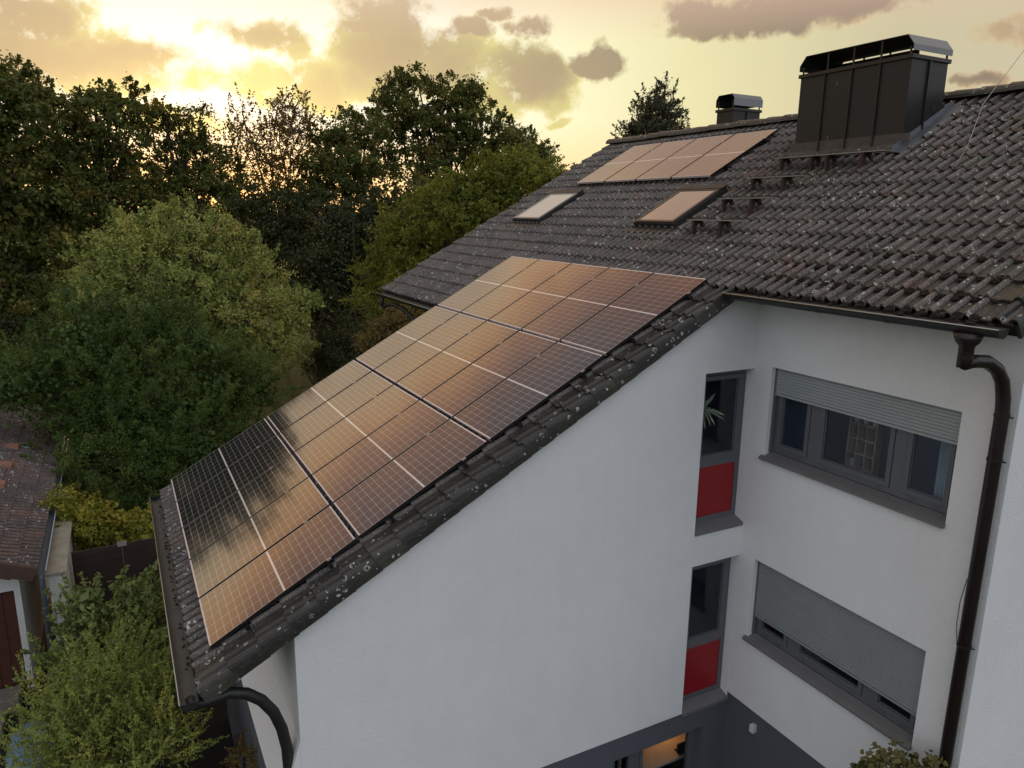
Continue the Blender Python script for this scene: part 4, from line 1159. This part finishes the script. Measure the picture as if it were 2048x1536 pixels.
def unit(v):
    return v / (np.linalg.norm(v, axis=1, keepdims=True) + 1e-9)


def crown_points(lobes, ncl, nleaf, rc, squash=.75, inner=.35, sprig=.12, spray=0, slen=.5, up=.6):
    """lobes (x,y,z,r) -> clusters on and in each lobe -> leaves"""
    L = np.array(lobes); w = L[:, 3] ** 2; w = w / w.sum()
    li = NPR.choice(len(L), ncl, p=w)
    d = unit(NPR.normal(size=(ncl, 3))); rad = np.where(NPR.random(ncl) < inner, NPR.uniform(.2, .8, ncl), NPR.uniform(.8, 1.04, ncl))
    rad = np.where(NPR.random(ncl) < sprig, rad * NPR.uniform(1.05, 1.22, ncl), rad)
    cc = L[li, :3] + d * (L[li, 3] * rad)[:, None] * np.array([1, 1, .9])
    cc[:, 2] = np.maximum(cc[:, 2], GZ + .1)
    rcl = rc * NPR.uniform(.5, 1.4, ncl)
    ci = NPR.integers(0, ncl, nleaf)
    off = NPR.normal(size=(nleaf, 3)) * np.array([1, 1, squash]) * .55
    P = cc[ci] + off * rcl[ci][:, None]
    if spray:
        sd_ = unit(d * .75 + NPR.normal(size=(ncl, 3)) * .45 + np.array([0, 0, up])); sl = slen * NPR.uniform(.5, 1.3, ncl)
        isp = NPR.random(ncl) < spray; t_ = NPR.random(nleaf) ** .8
        off2 = sd_[ci] * (t_ * sl[ci])[:, None] + NPR.normal(size=(nleaf, 3)) * (rcl[ci] * .30 * (1.1 - t_))[:, None]
        P = np.where(isp[ci][:, None], cc[ci] + off2, P)
    out = unit(.55 * d[ci] + .45 * unit(off) + np.array([0, 0, .35]))
    cv = NPR.random(ncl) * .6 + .4 * NPR.random(len(L))[li]
    return P, out, cv[ci], cc, li


def make_leaves(P, out, cv, size, aspect, name, mat, parent, droop=0., jitter=.9):
    n = len(P)
    nrm = unit(out + NPR.normal(size=(n, 3)) * jitter)
    A = unit(np.cross(nrm, NPR.normal(size=(n, 3)))); A[:, 2] -= droop; A = unit(A)
    B = unit(np.cross(nrm, A))
    s = size * NPR.uniform(.6, 1.35, n)
    P = P.copy(); P[:, 2] = np.maximum(P[:, 2], GZ + .03)
    return leaf_mesh(name, P, A, B, s, s * aspect, NPR.random(n), cv, mat, parent)


def limb(mb, a, b, r0, r1, n=5, wob=.12, seed=0):
    rg = random.Random(seed); a = Vector(a); b = Vector(b); L = (b - a).length; P = []; rs = []
    for i in range(n + 1):
        f = i / n; p = a.lerp(b, f) + Vector((rg.uniform(-1, 1), rg.uniform(-1, 1), rg.uniform(-.5, .5))) * L * wob * math.sin(PI * f) * .5
        p.z += L * .08 * math.sin(PI * f); P.append(p); rs.append(r0 + (r1 - r0) * f)
    mb.tube(P, rs, 7)


def tree(name, label, cat, D, lobes, leaf=.16, aspect=.6, nleaf=24000, ncl=380, rc=.5, mat='l_oak', group=None, inner=.35, squash=.75, base=None, depth=.9, twigs=0, sprig=.12, fill=0, droop=0, part='crown', jitter=.9, trunk_r=.22, bough=True, smat='trunk', spray=0, slen=.5, up=.6):
    W = []
    for i, (px, py, rp, *dd) in enumerate(lobes):
        r = rp * D / FPX; dz = (dd[0] if dd else NPR.uniform(-depth, depth) * r * .8)
        p = at(px, py, D + dz); W.append((p[0], p[1], max(p[2], GZ + r * .3), r))
    Wa = np.array(W)
    if base is None: bx, by = Wa[:, 0].mean(), Wa[:, 1].mean()
    else: q = at(base[0], base[1], D); bx, by = q[0], q[1]
    root = empty(name, (bx, by, GZ), label, cat, group)
    P, out, cv, cc, li = crown_points(W, ncl, nleaf, rc, squash, inner, sprig, spray, slen, up)
    make_leaves(P, out, cv, leaf, aspect, part, M[mat], root, droop, jitter)
    tb = MB(); ztop = Wa[:, 2].max()
    if bough:
        zm = GZ + (ztop - GZ) * .45
        tb.tube([(bx, by, GZ - .1), (bx + .05, by, GZ + .6), (bx - .04, by + .08, zm), (bx + .1, by, ztop - .3)], [trunk_r * 1.35, trunk_r, trunk_r * .7, trunk_r * .2], 9)
        for i, (x, y, z, r) in enumerate(W):
            z0 = min(zm, z - .2) if z > zm * .6 else GZ + .5
            limb(tb, (bx, by, max(GZ + .3, z0 - abs(r) * .8)), (x, y, z), trunk_r * .38, .035, seed=i)
        for q in range(min(len(cc), 160)):
            lo_ = W[li[q]]; limb(tb, lo_[:3], tuple(cc[q]), .032, .008, 3, .1, q)
    else:
        for q in range(min(len(cc), 60)): limb(tb, (bx + random.uniform(-.2, .2), by + random.uniform(-.2, .2), GZ), tuple(cc[q]), .014, .004, 5, .1, q)
    tb.build('trunk' if bough else 'stem', M[smat], root)
    if fill:
        W2 = [(x, y, z, r * .52) for x, y, z, r in W]
        P, out, cv, cc, li = crown_points(W2, 120, fill, rc * 1.3, 1, .6, 0)
        make_leaves(P, out, cv * .4, leaf * 1.5, .8, part, M[mat], root, 0)
    return root


far = 'tall trees behind the garden'
tree('oak_tree', 'tall oak at the far left edge, its top the highest on that side', 'tree', 39,
     [(-60, 190, 80), (10, 165, 42), (-20, 135, 22), (45, 200, 48), (20, 265, 85), (90, 310, 80), (-60, 330, 110), (30, 400, 100), (100, 430, 90), (-80, 480, 110), (20, 530, 100), (75, 215, 30), (10, 650, 110), (70, 600, 90), (-150, 190, 80), (-240, 230, 90), (-330, 270, 80), (-180, 400, 120), (-300, 420, 110)], nleaf=84000, ncl=1100, leaf=.18, rc=.5, group=far, fill=9000, spray=.5, slen=.55, up=.4)
tree('oak_tree', 'broad oak left of the sparse tree with crown of several knobbly heads', 'tree', 41,
     [(108, 195, 24), (130, 240, 42), (165, 215, 32), (190, 190, 20), (215, 200, 24), (245, 210, 34), (270, 220, 32), (215, 260, 55), (155, 300, 60), (250, 305, 60), (120, 380, 80), (220, 400, 85), (300, 440, 75), (160, 480, 85)], nleaf=52000, ncl=700, leaf=.17, rc=.45, group=far, inner=.3, spray=.5, slen=.55, up=.4)
tree('oak_tree', 'smaller oak with small pointed heads between the broad oak and the sparse tree', 'tree', 42,
     [(318, 215, 18), (305, 245, 28), (330, 240, 22), (385, 235, 24), (378, 265, 30), (340, 285, 30), (410, 290, 28), (350, 340, 55), (420, 360, 60), (460, 400, 50), (400, 430, 75), (320, 400, 55), (300, 470, 70)], nleaf=42000, ncl=560, leaf=.16, rc=.4, group=far, inner=.3, spray=.5, slen=.55, up=.4)
tree('birch_tree', 'thin see-through tree with reddish sparse leaves against the glow', 'tree', 44,
     [(470, 260, 38), (450, 300, 30), (510, 290, 45), (560, 250, 45), (600, 265, 42), (555, 215, 22), (590, 215, 18), (620, 235, 18), (540, 330, 55), (600, 330, 50), (480, 340, 45), (560, 385, 60), (485, 225, 18)], nleaf=17000, ncl=560, leaf=.125, rc=.38, mat='l_birch', group=far, inner=.6, sprig=.35, trunk_r=.09, smat='twig', spray=.7, slen=.9, up=1.0)
tree('oak_tree', 'rounded dark oak immediately left of the tallest crown', 'tree', 43,
     [(710, 235, 20), (690, 265, 38), (740, 260, 32), (655, 290, 30), (700, 320, 55), (650, 350, 48), (745, 340, 55), (690, 390, 65), (620, 400, 50)], nleaf=34000, ncl=460, leaf=.16, rc=.42, group=far, inner=.3, spray=.5, slen=.55, up=.4)
tree('oak_tree', 'tallest oak in the middle with wide bushy crown of many heads', 'tree', 45,
     [(775, 185, 26), (800, 165, 22), (835, 160, 24), (870, 165, 22), (905, 185, 26), (940, 178, 22), (958, 205, 24), (800, 210, 42), (855, 215, 48), (915, 230, 46), (955, 250, 30), (780, 250, 30), (835, 270, 48), (900, 285, 52), (960, 290, 42), (1000, 250, 26), (1020, 285, 30), (980, 330, 48), (900, 350, 60), (830, 350, 55), (1010, 350, 40), (960, 400, 60)],
     nleaf=74000, ncl=900, leaf=.16, rc=.40, group=far, inner=.28, spray=.5, slen=.55, up=.4)
tree('oak_tree', 'oak sloping down right of the tallest crown towards the roof', 'tree', 43,
     [(1035, 285, 28), (1060, 300, 30), (1080, 320, 28), (1050, 340, 40), (1095, 345, 20), (1025, 370, 48), (1080, 380, 34)], nleaf=15000, ncl=260, leaf=.15, rc=.38, group=far, inner=.3, spray=.5, slen=.55, up=.4)
tree('oak_tree', 'low dark tree under the sparse reddish tree', 'tree', 40,
     [(520, 420, 55), (590, 430, 60), (660, 440, 65), (560, 490, 75), (640, 510, 80), (480, 470, 55), (700, 500, 70), (740, 440, 55), (780, 420, 50)], nleaf=26000, ncl=380, leaf=.17, rc=.5, mat='l_oak2', group=far, fill=2500)
tree('oak_tree', 'dense dark tree in the shade below the tallest oak', 'tree', 38,
     [(680, 560, 70), (600, 600, 70), (740, 560, 65), (690, 640, 70), (780, 500, 60), (840, 420, 60), (620, 530, 55)], nleaf=22000, ncl=320, leaf=.17, rc=.5, mat='l_oak2', group=far, fill=2500)
tree('conifer_tree', 'dark ragged conifer rising behind the ridge left of the small chimney', 'tree', 30,
     [(1330, 172, 7), (1322, 195, 14), (1340, 205, 12), (1300, 215, 18), (1325, 225, 24), (1285, 240, 20), (1350, 235, 16), (1310, 255, 32), (1355, 258, 16), (1262, 265, 14), (1275, 285, 28), (1330, 290, 36), (1360, 285, 16), (1300, 330, 45), (1250, 285, 10)], nleaf=30000, ncl=420, leaf=.11, aspect=.35, rc=.26, mat='l_conifer', inner=.35, sprig=.3, base=(1315, 400), trunk_r=.12, droop=.2, spray=.8, slen=.55, up=.5)
tree('bush', 'thin twiggy bush showing above the far verge left of the conifer', 'bush', 30,
     [(1125, 345, 14), (1150, 330, 10), (1105, 360, 16), (1170, 325, 6), (1140, 370, 20)], nleaf=900, ncl=60, leaf=.09, rc=.12, mat='l_birch', inner=.5, sprig=.4, base=(1130, 500), trunk_r=.04)
tree('robinia_tree', 'bright yellow-green tree directly behind the far roof verge', 'tree', 25,
     [(1035, 330, 34), (1080, 345, 34), (990, 345, 36), (1100, 365, 24), (940, 380, 44), (1010, 390, 50), (880, 380, 34), (890, 420, 55), (960, 440, 55), (830, 440, 36), (800, 480, 50), (860, 490, 60), (770, 540, 42), (830, 560, 60), (900, 540, 50), (740, 600, 28), (800, 640, 50), (860, 620, 50), (1080, 400, 40)],
     nleaf=62000, ncl=900, leaf=.105, aspect=.42, rc=.34, mat='l_light', inner=.35, sprig=.18, droop=.35, fill=6000, spray=.6, slen=.55, up=.1)
tree('pear_tree', 'large pale-green dome-shaped tree behind the dark yew', 'tree', 33,
     [(330, 470, 55), (400, 455, 50), (270, 490, 55), (210, 520, 50), (450, 490, 48), (160, 590, 40), (250, 590, 90), (350, 570, 100), (450, 570, 80), (530, 560, 50), (580, 620, 48), (500, 650, 80), (590, 680, 38), (550, 700, 50), (400, 680, 90), (455, 432, 12), (500, 510, 40), (290, 440, 20), (360, 425, 18), (135, 520, 16), (615, 610, 20), (240, 440, 14)],
     nleaf=85000, ncl=800, leaf=.115, aspect=.45, rc=.42, mat='l_pear', inner=.3, sprig=.16, fill=9000, spray=.7, slen=.6, up=.9)
tree('yew_shrub', 'big rounded dark yew in front of the pale-green tree', 'shrub', 22.5,
     [(240, 650, 62), (330, 655, 55), (165, 680, 55), (95, 730, 50), (60, 765, 48), (205, 740, 68), (300, 740, 66), (395, 700, 50), (470, 745, 48), (510, 790, 46), (430, 800, 66), (345, 830, 62), (250, 850, 66), (160, 815, 60), (120, 850, 34), (190, 930, 62), (300, 940, 66), (400, 900, 60), (490, 890, 52), (430, 980, 55), (240, 1010, 50), (30, 760, 38), (530, 760, 26), (360, 1010, 50)],
     nleaf=190000, ncl=1000, leaf=.085, aspect=.24, rc=.40, mat='l_yew', inner=.06, sprig=.25, fill=16000, squash=.9, jitter=.7, spray=.85, slen=.8, up=.55)
tree('bush', 'dark bush with long arching grey shoots right of the pale-green tree', 'bush', 35,
     [(690, 680, 50), (640, 700, 40), (730, 700, 40), (680, 720, 50), (640, 730, 34)], nleaf=16000, ncl=220, leaf=.11, aspect=.3, rc=.35, mat='l_oak2', bough=False, fill=1200)
tree('bush', 'autumn-coloured orange bush below the far eave', 'bush', 22,
     [(800, 640, 34), (830, 660, 30), (770, 670, 30), (850, 640, 24), (790, 700, 34), (740, 690, 30)], nleaf=9000, ncl=170, leaf=.08, rc=.22, mat='l_rust', bough=False)
tree('hedge', 'dark low hedge beyond the lawn at the left', 'hedge', 36,
     [(20, 700, 60), (80, 690, 50), (-40, 700, 60), (40, 760, 50), (110, 760, 60)], nleaf=14000, ncl=220, leaf=.14, rc=.4, mat='l_oak2', bough=False, fill=1200)
tree('climbing_plant', 'yellow and green climber spilling over the dark board fence', 'climber', 18.6,
     [(150, 1020, 26), (175, 1050, 32), (215, 1060, 30), (255, 1060, 32), (295, 1045, 26), (300, 1080, 24), (230, 1090, 22), (140, 1060, 22), (190, 1025, 20), (270, 1090, 18), (120, 1000, 18)], nleaf=13000, ncl=300, leaf=.075, aspect=.75, rc=.16, mat='l_creeper', bough=False, inner=.3, sprig=.2, fill=600, spray=.4, slen=.25, up=0)
tree('viburnum_shrub', 'dull green large-leaved shrub between garage and house', 'shrub', 15.4,
     [(270, 1200, 40), (200, 1210, 38), (310, 1210, 30), (240, 1250, 60), (150, 1230, 30), (130, 1290, 34), (180, 1300, 60), (280, 1310, 70), (120, 1350, 28), (200, 1380, 60), (320, 1290, 40), (300, 1390, 60)],
     nleaf=13000, ncl=420, leaf=.115, aspect=.45, rc=.16, mat='l_vib', bough=False, inner=.35, sprig=.25, droop=.5, fill=800, jitter=.7, spray=.8, slen=.4, up=.6)
tree('privet_shrub', 'loose yellow-green small-leaved shrub filling the bottom left corner', 'shrub', 12.8,
     [(240, 1330, 40), (200, 1360, 55), (280, 1370, 45), (150, 1400, 50), (90, 1420, 30), (220, 1440, 80), (310, 1420, 40), (130, 1470, 60), (290, 1500, 75), (180, 1530, 80), (340, 1350, 16), (60, 1400, 14), (100, 1540, 60), (330, 1480, 40), (230, 1260, 14)],
     nleaf=52000, ncl=1000, leaf=.040, aspect=.5, rc=.07, mat='l_privet', bough=False, inner=.3, sprig=.45, fill=2500, smat='twig', spray=.97, slen=.55, up=.7)
tree('cotoneaster_shrub', 'small autumn-tinted shrub at the foot of the curved pipe', 'shrub', 11.6,
     [(545, 1500, 40), (585, 1490, 22), (510, 1530, 40), (570, 1535, 44), (560, 1455, 20), (550, 1425, 9), (600, 1540, 22)], nleaf=20000, ncl=420, leaf=.030, aspect=.5, rc=.07, mat='l_rust', bough=False, sprig=.3, smat='twig', spray=.9, slen=.2, up=.3)
tree('bramble', 'yellowing leafy plant against the wing wall at the bottom right', 'plant', 9.6,
     [(1770, 1535, 34), (1800, 1520, 22), (1745, 1528, 14), (1850, 1515, 20), (1855, 1545, 34), (1800, 1570, 50), (1740, 1560, 26)], nleaf=1500, ncl=70, leaf=.062, aspect=.8, rc=.07, mat='l_mixed', bough=False, sprig=.2, smat='twig')
# pink twigs at the wall foot
tr = MB(); rg = random.Random(4)
for i in range(14):
    a = at(600 + rg.uniform(-20, 20), 1560, 11.3); b = at(610 + i * 5 + rg.uniform(-8, 8), 1500 + i * 2.4 + rg.uniform(0, 20), 11.2)
    limb(tr, a, b, .005, .002, 5, .1, i)
tag(tr.build('twigs', M['twig']), 'bare reddish twigs reaching up the foot of the white wall', 'twigs')
# long arching shoots of the bush and dry stems
sh = MB()
for i in range(34):
    x = rg.uniform(620, 760); a = at(x, 770, 34.8); b = at(x + rg.uniform(-60, 70), rg.uniform(610, 690), 34.5); limb(sh, a, b, .022, .006, 6, .25, i + 50)
tag(sh.build('dry_stems', M['twig']), 'tall dry arching stems rising beside the strip of lawn', 'stems')

# ------------------------------------------------------------------ render settings
sc.view_settings.view_transform = 'Standard'; sc.view_settings.look = 'None'; sc.view_settings.exposure = 0; sc.view_settings.gamma = 1
sc.cycles.max_bounces = 6; sc.cycles.diffuse_bounces = 3; sc.cycles.glossy_bounces = 3; sc.cycles.transparent_max_bounces = 8
sc.cycles.sample_clamp_indirect = 4
